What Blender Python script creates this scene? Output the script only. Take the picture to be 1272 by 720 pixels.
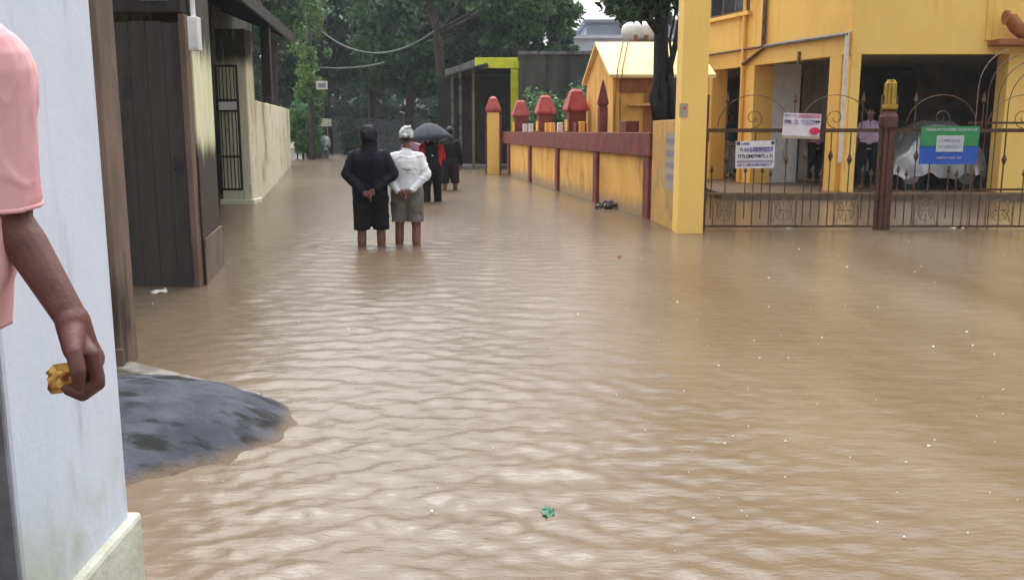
import bpy, bmesh, math, random
import numpy as np
from mathutils import Vector, Matrix
random.seed(7); rng = np.random.default_rng(7)
S = bpy.context.scene
for o in list(bpy.data.objects): bpy.data.objects.remove(o)
R = math.radians
# ------------------------------------------------------------------ camera
CAM_H, PITCH, FPX, W0, H0 = 1.40, R(9.9), 1130.0, 1272.0, 720.0
cd = bpy.data.cameras.new('camera'); cam = bpy.data.objects.new('camera', cd); S.collection.objects.link(cam)
cam.location = (0, 0, CAM_H); cam.rotation_euler = (math.pi/2-PITCH, 0, 0)
cd.sensor_width = 36; cd.lens = 36*FPX/W0; cd.clip_start = .05; cd.clip_end = 3000
S.camera = cam
# ------------------------------------------------------------------ sky, sun, exposure
SUN_EL, SUN_AZ = R(66), R(-8)
w = bpy.data.worlds.new('World'); S.world = w; w.use_nodes = True
nt = w.node_tree; nt.nodes.clear()
sky = nt.nodes.new('ShaderNodeTexSky'); sky.sky_type = 'NISHITA'; sky.sun_disc = False
sky.sun_elevation = SUN_EL; sky.sun_rotation = SUN_AZ; sky.air_density = 1.0; sky.dust_density = 6.0; sky.ozone_density = 1.0
hs = nt.nodes.new('ShaderNodeHueSaturation'); hs.inputs['Saturation'].default_value = .16; hs.inputs['Value'].default_value = 1.0
bg = nt.nodes.new('ShaderNodeBackground'); bg.inputs['Strength'].default_value = .15
wo = nt.nodes.new('ShaderNodeOutputWorld')
nt.links.new(sky.outputs[0], hs.inputs['Color']); nt.links.new(hs.outputs[0], bg.inputs[0]); nt.links.new(bg.outputs[0], wo.inputs[0])
sd = bpy.data.lights.new('sun', 'SUN'); sd.energy = .5; sd.angle = R(110); sd.color = (1, .97, .93)
sun = bpy.data.objects.new('sun', sd); S.collection.objects.link(sun)
sdir = Vector((math.sin(SUN_AZ)*math.cos(SUN_EL), math.cos(SUN_AZ)*math.cos(SUN_EL), math.sin(SUN_EL)))
sun.rotation_euler = (-sdir).to_track_quat('-Z', 'Y').to_euler(); sun.location = (0, -5, 30)
S.view_settings.view_transform = 'Standard'; S.view_settings.look = 'None'
S.view_settings.exposure = 1.32; S.view_settings.gamma = 1
S.render.engine = 'CYCLES'

# ------------------------------------------------------------------ geometry helpers
cp, sp = math.cos(PITCH), math.sin(PITCH)
def ray(x, y):
    u, v = (x-W0/2)/FPX, (y-H0/2)/FPX
    return Vector((u, cp - v*sp, -sp - v*cp))
def U(x, y, Y):                     # the point of a pixel's ray at distance Y along the street
    d = ray(x, y); t = Y/d.y
    return Vector((d.x*t, Y, CAM_H + d.z*t))
def G(x, y, z=0.0):                 # the point of a pixel's ray on the horizontal plane z
    d = ray(x, y); t = (z-CAM_H)/d.z
    return Vector((d.x*t, d.y*t, z))
def C(r, g, b):
    f = lambda c: (c/255/12.92) if c/255 <= .04045 else ((c/255+.055)/1.055)**2.4
    return (f(r), f(g), f(b), 1)
col = S.collection
ROOT = {}
def rootloc(o):
    return ROOT.get(o.name, Vector((0, 0, 0))) if o else Vector((0, 0, 0))
def tag(o, label=None, cat=None, group=None, kind=None):
    if label: o['label'] = label
    if cat: o['category'] = cat
    if group: o['group'] = group
    if kind: o['kind'] = kind
    return o
def thing(name, label, cat, loc=(0, 0, 0), rz=0, group=None):
    o = bpy.data.objects.new(name, None); col.objects.link(o); o.empty_display_size = .1
    o.location = loc; o.rotation_euler = (0, 0, rz)
    ROOT[o.name] = Vector(loc) if rz == 0 else Vector((0, 0, 0))
    return tag(o, label, cat, group)
def link(name, me, mat, parent=None, smooth=False, bevel=0):
    if mat: me.materials.clear(); me.materials.append(mat)
    o = bpy.data.objects.new(name, me); col.objects.link(o)
    if parent:
        o.parent = parent; ROOT[o.name] = rootloc(parent)
    if smooth:
        me.polygons.foreach_set('use_smooth', [True]*len(me.polygons))
    if bevel:
        m = o.modifiers.new('bevel', 'BEVEL'); m.width = bevel; m.segments = 2; m.limit_method = 'ANGLE'; m.angle_limit = R(50)
    return o
class MB:
    def __init__(s): s.v = []; s.f = []
    def add(s, vs, fs):
        n = len(s.v); s.v += [tuple(v) for v in vs]; s.f += [tuple(i+n for i in f) for f in fs]; return s
    def box(s, x0, y0, z0, x1, y1, z1):
        return s.add([(x0,y0,z0),(x1,y0,z0),(x1,y1,z0),(x0,y1,z0),(x0,y0,z1),(x1,y0,z1),(x1,y1,z1),(x0,y1,z1)],
                     [(0,3,2,1),(4,5,6,7),(0,1,5,4),(1,2,6,5),(2,3,7,6),(3,0,4,7)])
    def obox(s, c, ax, hx, hy, z0, z1):        # box centred at c=(x,y), long axis ax (2-vector), half sizes
        a = Vector((ax[0], ax[1])).normalized(); b = Vector((-a.y, a.x)); c = Vector((c[0], c[1]))
        q = [c-a*hx-b*hy, c+a*hx-b*hy, c+a*hx+b*hy, c-a*hx+b*hy]
        return s.prism(q, z0, z1)
    def prism(s, q, z0, z1):
        n = len(q)
        zz0 = z0 if isinstance(z0, (list, tuple)) else [z0]*n
        zz1 = z1 if isinstance(z1, (list, tuple)) else [z1]*n
        vs = [(q[i][0], q[i][1], zz0[i]) for i in range(n)]+[(q[i][0], q[i][1], zz1[i]) for i in range(n)]
        fs = [tuple(range(n-1, -1, -1)), tuple(range(n, 2*n))]+[(i, (i+1) % n, n+(i+1) % n, n+i) for i in range(n)]
        return s.add(vs, fs)
    def bar(s, p, q, w, h=None):
        p, q = Vector(p), Vector(q); h = h or w; d = (q-p).normalized()
        up = Vector((0, 0, 1)) if abs(d.z) < .9 else Vector((0, 1, 0))
        a = d.cross(up).normalized()*w/2; b = d.cross(a).normalized()*h/2
        vs = [p-a-b, p+a-b, p+a+b, p-a+b, q-a-b, q+a-b, q+a+b, q-a+b]
        return s.add(vs, [(0,1,2,3),(7,6,5,4),(0,4,5,1),(1,5,6,2),(2,6,7,3),(3,7,4,0)])
    def tube(s, pts, rad, n=8, cap=True):
        pts = [Vector(p) for p in pts]; k = len(pts)
        rad = rad if isinstance(rad, (list, tuple)) else [rad]*k
        ref = Vector((.13, .3, .95)).normalized(); vs = []; fs = []
        for i, p in enumerate(pts):
            d = (pts[min(i+1, k-1)]-pts[max(i-1, 0)]).normalized()
            a = d.cross(ref)
            if a.length < .05: a = d.cross(Vector((1, 0, 0)))
            a.normalize(); b = d.cross(a).normalized()
            for j in range(n):
                t = 2*math.pi*j/n; vs.append(p+(a*math.cos(t)+b*math.sin(t))*rad[i])
        for i in range(k-1):
            for j in range(n):
                fs.append((i*n+j, i*n+(j+1) % n, (i+1)*n+(j+1) % n, (i+1)*n+j))
        if cap:
            fs.append(tuple(range(n-1, -1, -1))); fs.append(tuple((k-1)*n+j for j in range(n)))
        return s.add(vs, fs)
    def revolve(s, prof, c, n=12, sx=1, sy=1):   # prof: (r, z)
        vs = []; fs = []; k = len(prof)
        for r, z in prof:
            for j in range(n):
                t = 2*math.pi*(j+.5)/n; vs.append((c[0]+r*sx*math.cos(t), c[1]+r*sy*math.sin(t), c[2]+z))
        for i in range(k-1):
            for j in range(n): fs.append((i*n+j, i*n+(j+1) % n, (i+1)*n+(j+1) % n, (i+1)*n+j))
        fs.append(tuple(range(n-1, -1, -1))); fs.append(tuple((k-1)*n+j for j in range(n)))
        return s.add(vs, fs)
    def build(s, name, mat, parent=None, smooth=False, bevel=0):
        r = rootloc(parent)
        me = bpy.data.meshes.new(name); me.from_pydata([(v[0]-r.x, v[1]-r.y, v[2]-r.z) for v in s.v], [], s.f); me.update()
        return link(name, me, mat, parent, smooth, bevel)
def npmesh(name, v, f):
    me = bpy.data.meshes.new(name); v = np.asarray(v, dtype=np.float32); f = np.asarray(f, dtype=np.int32); k = f.shape[1]
    me.vertices.add(len(v)); me.vertices.foreach_set('co', v.ravel())
    me.loops.add(f.size); me.loops.foreach_set('vertex_index', f.ravel())
    me.polygons.add(len(f)); me.polygons.foreach_set('loop_start', np.arange(0, f.size, k, dtype=np.int32))
    me.update(calc_edges=True); me.validate(); return me
def vnoise(p, seed=0, sc=1.0):       # cheap smooth noise from sums of sines
    r = np.random.default_rng(seed); out = np.zeros(len(p))
    for k in range(9):
        d = r.normal(size=3); d /= np.linalg.norm(d); out += np.sin((p@d)*sc*r.uniform(.6, 2.2)+r.uniform(0, 6.3))/3
    return out

# ------------------------------------------------------------------ materials
def M(name, c1, c2, scale=6, rough=.75, bump=.15, bscale=None, stretch=(1, 1, 1), stain=None, stain2=None, metal=0, spec=.4, rvar=0, island=0, sss=0, trans=0):
    m = bpy.data.materials.new(name); m.use_nodes = True; n = m.node_tree; N = n.nodes; L = n.links.new
    b = N['Principled BSDF']; b.inputs['Roughness'].default_value = rough; b.inputs['Metallic'].default_value = metal
    b.inputs['Specular IOR Level'].default_value = spec
    tc = N.new('ShaderNodeTexCoord')
    def noise(sc, st, det=6, rg=.6):
        mp = N.new('ShaderNodeMapping'); mp.inputs['Scale'].default_value = st; L(tc.outputs['Object'], mp.inputs[0])
        t = N.new('ShaderNodeTexNoise'); t.inputs['Scale'].default_value = sc; t.inputs['Detail'].default_value = det; t.inputs['Roughness'].default_value = rg
        L(mp.outputs[0], t.inputs['Vector']); return t.outputs['Fac']
    def mix(a, bb, fac):
        x = N.new('ShaderNodeMix'); x.data_type = 'RGBA'
        if isinstance(fac, (int, float)): x.inputs['Factor'].default_value = fac
        else: L(fac, x.inputs['Factor'])
        for q, i in ((a, 6), (bb, 7)):
            if isinstance(q, tuple): x.inputs[i].default_value = q
            else: L(q, x.inputs[i])
        return x.outputs[2]
    def ramp(f, lo, hi):
        r = N.new('ShaderNodeMapRange'); r.inputs[1].default_value = lo; r.inputs[2].default_value = hi; r.interpolation_type = 'SMOOTHSTEP'; L(f, r.inputs[0]); return r.outputs[0]
    c = mix(c1, c2, ramp(noise(scale, stretch), .32, .68))
    for st in (stain, stain2):
        if not st: continue
        f = ramp(noise(st['scale'], st.get('stretch', (1, 1, 1))), st['lo'], st['hi'])
        if 'z' in st:                                  # flood and damp marks that stand at a height of their own
            sx = N.new('ShaderNodeSeparateXYZ'); L(tc.outputs['Object'], sx.inputs[0])
            mu = N.new('ShaderNodeMath'); mu.operation = 'MULTIPLY_ADD'; L(noise(st['zn'], (1, 1, .25)), mu.inputs[0]); mu.inputs[1].default_value = st['za']; L(sx.outputs[2], mu.inputs[2])
            g = ramp(mu.outputs[0], st['z'][0], st['z'][1])
            mm = N.new('ShaderNodeMath'); mm.operation = 'MULTIPLY'; L(f, mm.inputs[0]); L(g, mm.inputs[1]); f = mm.outputs[0]
        c = mix(c, st['c'], f)
    if island:
        gi = N.new('ShaderNodeNewGeometry'); hv = N.new('ShaderNodeHueSaturation')
        r = N.new('ShaderNodeMapRange'); r.inputs[3].default_value = 1-island; r.inputs[4].default_value = 1+island; L(gi.outputs['Random Per Island'], r.inputs[0])
        L(r.outputs[0], hv.inputs['Value']); L(c, hv.inputs['Color']); c = hv.outputs[0]
    L(c, b.inputs['Base Color'])
    if rvar:
        r = N.new('ShaderNodeMapRange'); r.inputs[3].default_value = max(.03, rough-rvar); r.inputs[4].default_value = min(1, rough+rvar); L(noise(scale*1.7, stretch), r.inputs[0]); L(r.outputs[0], b.inputs['Roughness'])
    if sss:
        b.inputs['Subsurface Weight'].default_value = sss; b.inputs['Subsurface Radius'].default_value = (.01, .004, .002); b.inputs['Subsurface Scale'].default_value = .5
    if trans:
        tr_ = N.new('ShaderNodeBsdfTranslucent'); L(c, tr_.inputs['Color']); mx_ = N.new('ShaderNodeMixShader'); mx_.inputs[0].default_value = trans
        L(b.outputs[0], mx_.inputs[1]); L(tr_.outputs[0], mx_.inputs[2]); L(mx_.outputs[0], N['Material Output'].inputs['Surface'])
    if bump:
        bn = N.new('ShaderNodeBump'); bn.inputs['Strength'].default_value = bump; bn.inputs['Distance'].default_value = .02
        L(noise(bscale or scale*6, (1, 1, 1), 8, .65), bn.inputs['Height']); L(bn.outputs[0], b.inputs['Normal'])
    return m
mt = {}
def st(c, scale=3, lo=.5, hi=.7, stretch=(1, 1, 1), **k): return dict(c=c, scale=scale, lo=lo, hi=hi, stretch=stretch, **k)
mt['bluewhite'] = M('pale_blue_limewash', C(212,221,236), C(203,214,231), 3, .65, .12, 26, (1,1,.4), st(C(176,186,198), 4, .58, .8, (3,3,.3)), st(C(176,184,166), 5, .3, .6, (1,1,.5), z=(.85, .5), zn=5, za=.35))
mt['plinth'] = M('mossy_cream_cement', C(204,206,192), C(180,182,164), 7, .8, .4, 40, stain=st(C(118,122,86), 6, .54, .7))
mt['grey_cement'] = M('grey_cement', C(128,130,136), C(96,98,104), 6, .85, .4, 30, stain=st(C(60,62,62), 3, .55, .7))
mt['brown_wall'] = M('brown_plaster', C(122,104,92), C(98,82,72), 4, .8, .3, 30, (1,1,.3), st(C(58,48,42), 3, .55, .72, (2,2,.3)))
mt['rust_door'] = M('old_brown_boards', C(68,62,60), C(56,51,50), 5, .55, .25, 30, (2,2,.2), st(C(38,34,34), 3, .5, .7, (1,1,.4)), st(C(84,76,72), 3, .6, .78, (1,1,.6)), rvar=.15)
mt['dark_wood'] = M('wet_dark_timber', C(52,46,44), C(34,31,31), 6, .6, .3, 30, (3,3,.4))
mt['dark_wood_y'] = M('old_roof_boards', C(50,46,46), C(34,33,34), 6, .6, .3, 30, (3,.4,1))
mt['cream_stain'] = M('damp_cream_plaster', C(222,222,186), C(204,204,164), 3, .75, .2, 30, (1,1,.4),
    st(C(50,46,38), 2.6, .20, .40, (2.2,2.2,.3), z=(2.2, 2.55), zn=5, za=.5), st(C(62,50,44), 4, .1, .2, (1,1,.3), z=(1.62, 1.36), zn=4, za=.45))
mt['cream_pillar'] = M('cream_limewash', C(230,228,204), C(218,216,188), 3, .75, .2, 30, (1,1,.3),
    st(C(58,56,48), 3.2, .3, .45, (2.5,2.5,.25), z=(2.8, 3.15), zn=3, za=.6), st(C(122,118,96), 6, .6, .72, (2,2,.3)))
mt['cream_wall'] = M('stained_cream_wall', C(222,219,192), C(208,204,176), 1.2, .8, .2, 20, (.4,.4,.8),
    st(C(96,90,74), .8, .56, .72, (.45,.45,.3)), st(C(128,128,104), 2, .52, .75, (.3,.3,.5)))
mt['house_dark'] = M('weathered_house_wall', C(92,92,78), C(66,68,60), 2, .85, .2, 20, (1,1,.3), st(C(38,40,36), 1.5, .45, .6, (2,2,.3)))
mt['iron'] = M('painted_grille_iron', C(70,62,60), C(44,40,40), 20, .5, .1, metal=.3)
mt['gate_iron'] = M('rusty_brown_gate_iron', C(94,66,44), C(62,44,32), 14, .55, .15, 60, stain=st(C(120,70,40), 20, .6, .7))
mt['tan_iron'] = M('tan_painted_iron', C(128,104,80), C(100,80,62), 14, .6, .15, 60, stain=st(C(84,56,36), 18, .58, .7))
mt['maroon_iron'] = M('maroon_gate_post', C(98,58,46), C(72,44,36), 10, .55, .15, 50)
mt['yellow'] = M('yellow_wall_paint', C(248,208,118), C(244,201,106), 2.2, .6, .1, 24, (1,1,.4), st(C(226,170,82), 1.6, .55, .8, (1.5,1.5,.5)), st(C(160,118,70), 18, .72, .8))
mt['yellow_side'] = M('yellow_facade_paint', C(244,198,106), C(236,186,94), 1.2, .65, .1, 14, (1,1,.35), st(C(196,142,72), 1.1, .55, .75, (2,2,.25)))
mt['yellow_wall'] = M('yellow_boundary_paint', C(238,186,98), C(224,168,82), 2.4, .75, .2, 24, (1,1,.4), st(C(172,126,70), 1.6, .5, .75, (1.3,1.3,.5)), st(C(168,140,104), 6, .12, .25, (1,1,.4), z=(.62, .30), zn=4, za=.5))
mt['grey_yellow'] = M('flaking_yellow_wall', C(212,166,92), C(190,148,84), 3, .8, .3, 24, (1,1,.5), st(C(156,134,102), 2.4, .5, .75), st(C(110,104,98), 12, .66, .76))
mt['maroon'] = M('maroon_band_paint', C(136,68,60), C(112,54,48), 4, .6, .15, 30, stain=st(C(80,44,38), 4, .55, .7, (2,2,.4)))
mt['cap_red'] = M('red_cap_paint', C(184,84,84), C(160,66,68), 5, .6, .15, 30, stain=st(C(104,48,48), 4, .52, .7, (2,2,.4)))
mt['roof_cream'] = M('pale_yellow_roof_paint', C(250,226,158), C(244,214,140), 3, .55, .1, 20, stain=st(C(176,150,98), 3, .64, .75))
mt['white'] = M('white_paint', C(226,228,228), C(206,208,210), 5, .55, .08, stain=st(C(150,146,138), 4, .6, .75, (2,2,.3)))
mt['pvc'] = M('white_pvc_pipe', C(232,228,218), C(214,208,196), 5, .4, .03)
mt['pipe_grey'] = M('grey_conduit', C(138,132,128), C(112,106,102), 8, .5, .05)
mt['pipe_brown'] = M('brown_conduit', C(124,92,64), C(92,68,50), 8, .6, .05)
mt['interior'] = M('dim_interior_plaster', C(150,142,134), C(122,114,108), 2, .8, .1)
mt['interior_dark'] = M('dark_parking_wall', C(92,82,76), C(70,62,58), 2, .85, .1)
mt['floor_cement'] = M('parking_floor', C(112,92,72), C(88,72,56), 3, .5, .2, 20)
mt['glass'] = M('window_glass', C(52,58,66), C(36,42,48), 2, .1, 0, spec=.6)
mt['ledge_brown'] = M('brown_ledge', C(172,108,62), C(138,84,50), 5, .7, .1)
mt['lime'] = M('lime_fascia', C(222,228,58), C(200,208,44), 4, .55, .05)
mt['awning'] = M('grey_asbestos_sheet', C(112,110,106), C(84,84,82), 4, .8, .2, stain=st(C(54,58,50), 2, .5, .65))
mt['shop_dark'] = M('dark_shopfront', C(58,52,48), C(38,35,34), 3, .8, .15)
mt['grey_wall'] = M('dark_grey_block_wall', C(88,90,88), C(66,70,68), 1.2, .85, .2, 12, (1,1,.4), st(C(46,52,46), 1, .5, .65, (2,2,.2)))
mt['far_white'] = M('far_white_plaster', C(206,212,226), C(190,198,216), 1, .7, .05)
mt['far_grey'] = M('far_grey_block', C(150,156,168), C(130,136,150), 1, .7, .05)
mt['leaf_dark'] = M('dark_tree_leaf', (.034,.074,.038,1), (.062,.120,.058,1), .5, .45, 0, island=.45, trans=.35, spec=.35)
mt['leaf_mid'] = M('mid_tree_leaf', (.052,.112,.048,1), (.092,.172,.072,1), .5, .45, 0, island=.4, trans=.35, spec=.35)
mt['leaf_light'] = M('creeper_leaf', (.13,.24,.07,1), (.19,.32,.10,1), 1.2, .45, 0, island=.35, trans=.35, spec=.35)
mt['leaf_hedge'] = M('hedge_leaf', (.09,.21,.08,1), (.14,.28,.10,1), 1.2, .45, 0, island=.35, trans=.35, spec=.35)
mt['leaf_far'] = M('far_wood_leaf', (.016,.034,.022,1), (.03,.056,.034,1), .3, .6, 0, island=.35, trans=.35)
mt['bark'] = M('wet_bark', C(46,40,42), C(28,25,27), 8, .7, .5, 24, (2,2,.4))
mt['bark_brown'] = M('brown_bark', C(70,60,54), C(44,38,35), 8, .8, .5, 24, (2,2,.4))
mt['stone'] = M('grey_boulder', C(92,88,78), C(66,64,57), 4, .8, .4, 14)
mt['tar'] = M('wet_blue_grey_cement', C(84,89,100), C(62,66,76), 6, .7, .9, 110, stain=st(C(30,32,34), 4, .48, .64, (1,2.5,1)), stain2=st(C(124,106,88), 9, .2, .5, z=(.07, .015), zn=8, za=.05), rvar=.12, spec=.25)
mt['kerb'] = M('pale_worn_cement', C(134,130,122), C(104,100,94), 6, .5, .3, 28, stain=st(C(92,88,82), 4, .52, .66))
mt['cable'] = M('black_cable', C(42,44,44), C(30,32,32), 5, .6, 0)
mt['cable_pale'] = M('pale_cable', C(112,122,116), C(88,98,92), 5, .6, 0)
mt['earth'] = M('flooded_earth', (.16,.115,.075,1), (.10,.075,.05,1), .6, .9, .3, 6)
mt['green_plastic'] = M('green_plastic_scrap', C(84,140,114), C(70,118,96), 10, .35, .1)
mt['litter'] = M('white_litter', C(226,222,216), C(196,190,184), 10, .5, .1)
mt['rubbish'] = M('wet_rubbish', C(96,84,74), C(48,44,42), 14, .6, .3, stain=st(C(176,170,160), 12, .6, .66))
mt['tarp'] = M('silver_car_cover', C(186,188,194), C(150,152,160), 3, .32, .25, 10, metal=.55)
mt['tyre'] = M('black_rubber', C(26,26,27), C(18,18,19), 8, .8, .1)
mt['bubble'] = M('rain_splash_foam', C(236,230,220), C(226,218,206), 10, .15, 0)
# skin and cloth
mt['skin_fore'] = M('brown_skin', C(104,64,58), C(86,50,46), 14, .5, .2, 150, stain=st(C(74,42,40), 9, .5, .75), sss=.1, spec=.4)
mt['skin'] = M('brown_skin_far', C(128,88,76), C(108,72,62), 10, .5, .04, sss=.05)
mt['nail'] = M('fingernail', C(176,128,116), C(160,112,104), 20, .35, 0)
mt['pink_shirt'] = M('pink_cotton', C(226,178,182), C(218,168,174), 10, .85, .12, 320, stain=st(C(214,138,146), 7, .5, .8), spec=.2)
mt['black_jacket'] = M('wet_black_jacket', C(27,29,40), C(20,21,30), 6, .7, .15, 60, rvar=.1, spec=.15)
mt['black_cloth'] = M('black_cotton', C(24,24,30), C(17,17,21), 8, .85, .15, 80)
mt['dark_trouser'] = M('dark_maroon_cloth', C(48,36,40), C(34,27,30), 8, .8, .15, 80)
mt['white_shirt'] = M('white_cotton', C(226,227,231), C(214,216,221), 6, .8, .15, 60, stain=st(C(196,198,206), 6, .55, .75))
mt['grey_shorts'] = M('grey_cotton', C(126,122,116), C(104,100,96), 8, .85, .15, 80)
mt['scarf'] = M('pale_printed_scarf', C(206,212,210), C(160,168,164), 16, .8, .2, 60, stain=st(C(120,128,126), 22, .55, .62))
mt['hair'] = M('black_hair', C(22,20,20), C(14,13,13), 30, .5, .4, 120)
mt['red_cloth'] = M('red_shirt_cloth', C(206,44,62), C(182,34,52), 8, .8, .15, 80)
mt['mauve'] = M('mauve_shirt_cloth', C(160,120,142), C(136,98,120), 8, .8, .15, 80)
mt['lilac'] = M('lilac_shirt_cloth', C(176,156,186), C(156,138,168), 8, .8, .15, 80)
mt['blue_cloth'] = M('blue_shirt_cloth', C(60,104,132), C(46,84,112), 8, .8, .15, 80)
mt['grey_white'] = M('grey_white_cloth', C(206,208,214), C(160,164,176), 12, .8, .15, 80)
mt['umbrella'] = M('slate_umbrella_cloth', C(58,63,76), C(48,52,63), 6, .8, .05)
mt['umb_metal'] = M('umbrella_steel', C(120,120,124), C(96,96,100), 6, .35, 0, metal=.8)
mt['print_grey'] = M('grey_shirt_print', C(120,124,130), C(100,104,110), 8, .8, 0)
for nm, a in (('p_white', (228,224,230)), ('p_purple', (96,78,150)), ('p_navy', (58,56,96)), ('p_blue', (44,92,188)), ('p_green', (54,142,84)), ('p_pink', (232,150,172)), ('p_red', (214,38,84)), ('p_grey', (150,148,168)), ('p_lilac', (176,166,206)), ('p_tan', (176,160,140)), ('p_pale', (190,196,204)), ('p_dark', (48,44,52))):
    mt[nm] = M('poster_'+nm[2:], C(*a), C(*[int(q*.93) for q in a]), 9, .5, .03)
# gold foil
mt['foil'] = M('gold_foil', C(206,164,92), C(150,104,56), 30, .28, .3, 60, metal=.85, stain=st(C(120,64,44), 24, .55, .62))
# muddy water
def water_mat():
    m = bpy.data.materials.new('muddy_water'); m.use_nodes = True; n = m.node_tree; N = n.nodes; L = n.links.new
    b = N['Principled BSDF']; b.inputs['Roughness'].default_value = .24; b.inputs['IOR'].default_value = 1.333; b.inputs['Specular IOR Level'].default_value = .62
    tc = N.new('ShaderNodeTexCoord')
    def nz(sc, stt, det, rg=.55):
        mp = N.new('ShaderNodeMapping'); mp.inputs['Scale'].default_value = stt; L(tc.outputs['Object'], mp.inputs[0])
        t = N.new('ShaderNodeTexNoise'); t.inputs['Scale'].default_value = sc; t.inputs['Detail'].default_value = det; t.inputs['Roughness'].default_value = rg
        t.inputs['Distortion'].default_value = .0
        L(mp.outputs[0], t.inputs['Vector']); return t.outputs['Fac']
    x = N.new('ShaderNodeMix'); x.data_type = 'RGBA'; x.inputs[6].default_value = (.112,.078,.047,1); x.inputs[7].default_value = (.165,.124,.088,1)
    r = N.new('ShaderNodeMapRange'); r.inputs[1].default_value = .35; r.inputs[2].default_value = .65; L(nz(.55, (1.2, .35, 1), 7, .62), r.inputs[0]); L(r.outputs[0], x.inputs[0])
    L(x.outputs[2], b.inputs['Base Color'])
    b1 = N.new('ShaderNodeBump'); b1.inputs['Strength'].default_value = .7; b1.inputs['Distance'].default_value = .012; L(nz(11, (.45, 1.3, 1), 4, .6), b1.inputs['Height'])
    b2 = N.new('ShaderNodeBump'); b2.inputs['Strength'].default_value = .5; b2.inputs['Distance'].default_value = .005; L(nz(34, (.5, 1.2, 1), 3), b2.inputs['Height'])
    L(b1.outputs[0], b2.inputs['Normal']); L(b2.outputs[0], b.inputs['Normal'])
    return m
mt['water'] = water_mat()

# ------------------------------------------------------------------ the setting: ground, water
g = MB(); g.add([(-900,-900,-.36),(900,-900,-.36),(900,900,-.36),(-900,900,-.36)], [(0,1,2,3)])
tag(g.build('ground', mt['earth']), 'flooded earth ground under the street', 'ground', kind='structure')
def make_water():
    ang = np.unique(np.concatenate([np.arange(-180, -38, 6.0), np.arange(-38, 38.01, .15), np.arange(38, 180, 6.0)]))
    rad = [0.3]
    while rad[-1] < 72: rad.append(rad[-1]*1.0072 if rad[-1] > 2 else rad[-1]*1.03)
    rad = np.array(rad); A, Rr = np.meshgrid(np.radians(ang), rad)
    X = np.sin(A)*Rr; Y = np.cos(A)*Rr; Z = np.zeros_like(X)
    r = np.random.default_rng(3)
    env = .55+.45*np.sin(X*.9+.5*np.sin(Y*.7)+1)*np.sin(Y*.55+.8*np.sin(X*.6))
    cx = -.12-.13*Y                                         # the walkers' churned lane
    lane = np.exp(-((X-cx)/(1.2+.10*Y))**2)
    for k in range(130):
        lam = math.exp(r.uniform(math.log(.085), math.log(.36)))
        th = r.normal(0, .5) + (math.pi if r.random() < .3 else 0)
        kx, ky = math.sin(th)*2*math.pi/lam, math.cos(th)*2*math.pi/lam
        amp = .00085*lam**.25
        fade = np.clip((lam-Rr*.017)/(Rr*.012+1e-6), 0, 1)*np.clip(.6+Rr*.05, 0, 1.15)
        ph = r.uniform(0, 6.3)
        wob = .8*np.sin(X*r.uniform(.5, 1.6)+Y*r.uniform(.3, 1.2)+r.uniform(0, 6))
        Z += amp*fade*np.sin(kx*X+ky*Y+ph+wob)*(.5+.6*lane)*(.45+.75*env)
    for (px, py, s, lam) in ((-1.9, 11.1, .0045, .36), (-1.45, 11.3, .004, .29), (-1.9, 18.3, .006, .5), (-1.1, 4.1, .006, .22), (1.0, 14.8, .005, .3)):
        d = np.hypot(X-px, Y-py); Z += s*np.sin(2*math.pi*d/lam)*np.exp(-d/.9)*np.clip(d/.3, 0, 1)
    na, nr = len(ang), len(rad); v = np.stack([X, Y, Z], -1).reshape(-1, 3)
    i = np.arange(nr-1)[:, None]*na; j = np.arange(na)[None, :]; j2 = (j+1) % na
    f = np.stack([i+j, i+na+j, i+na+j2, i+j2], -1).reshape(-1, 4)
    f = f[:, ::-1]
    me = npmesh('flood_water', v, f)
    o = link('flood_water', me, mt['water'], None, True)
    return tag(o, 'muddy brown flood water covering the street', 'water', kind='structure')
make_water()

# ------------------------------------------------------------------ left side: pale blue pillar, doorstep, ramp
xr, ye, yn = -1.115, 2.50, 1.92
t = thing('gate_pillar', 'pale blue limewashed pillar with mossy cement plinth beside the flooded lane', 'pillar', (-1.4, 2.2, 0))
MB().box(-1.75, yn+.012, .25, xr, ye, 2.6).build('pillar_shaft', mt['bluewhite'], t, bevel=.012)
MB().box(-1.72, yn, .22, xr-.006, yn+.010, 2.59).build('cement_face', mt['grey_cement'], t)
m = MB(); zt = .30
m.prism([(-1.8,yn+.02),(xr+.026,yn+.02),(xr+.026,ye+.03),(-1.8,ye+.03)], -.36, [zt-.02,zt-.03,zt,zt])
m.build('plinth', mt['plinth'], t, bevel=.015)
t = thing('doorstep', 'raised cement doorstep under the man in the pink shirt', 'doorstep', (-1.3, 1.2, 0))
MB().box(-2.2, .5, -.36, -.70, 1.84, .10).build('step_slab', mt['grey_cement'], t, bevel=.02)
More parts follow.
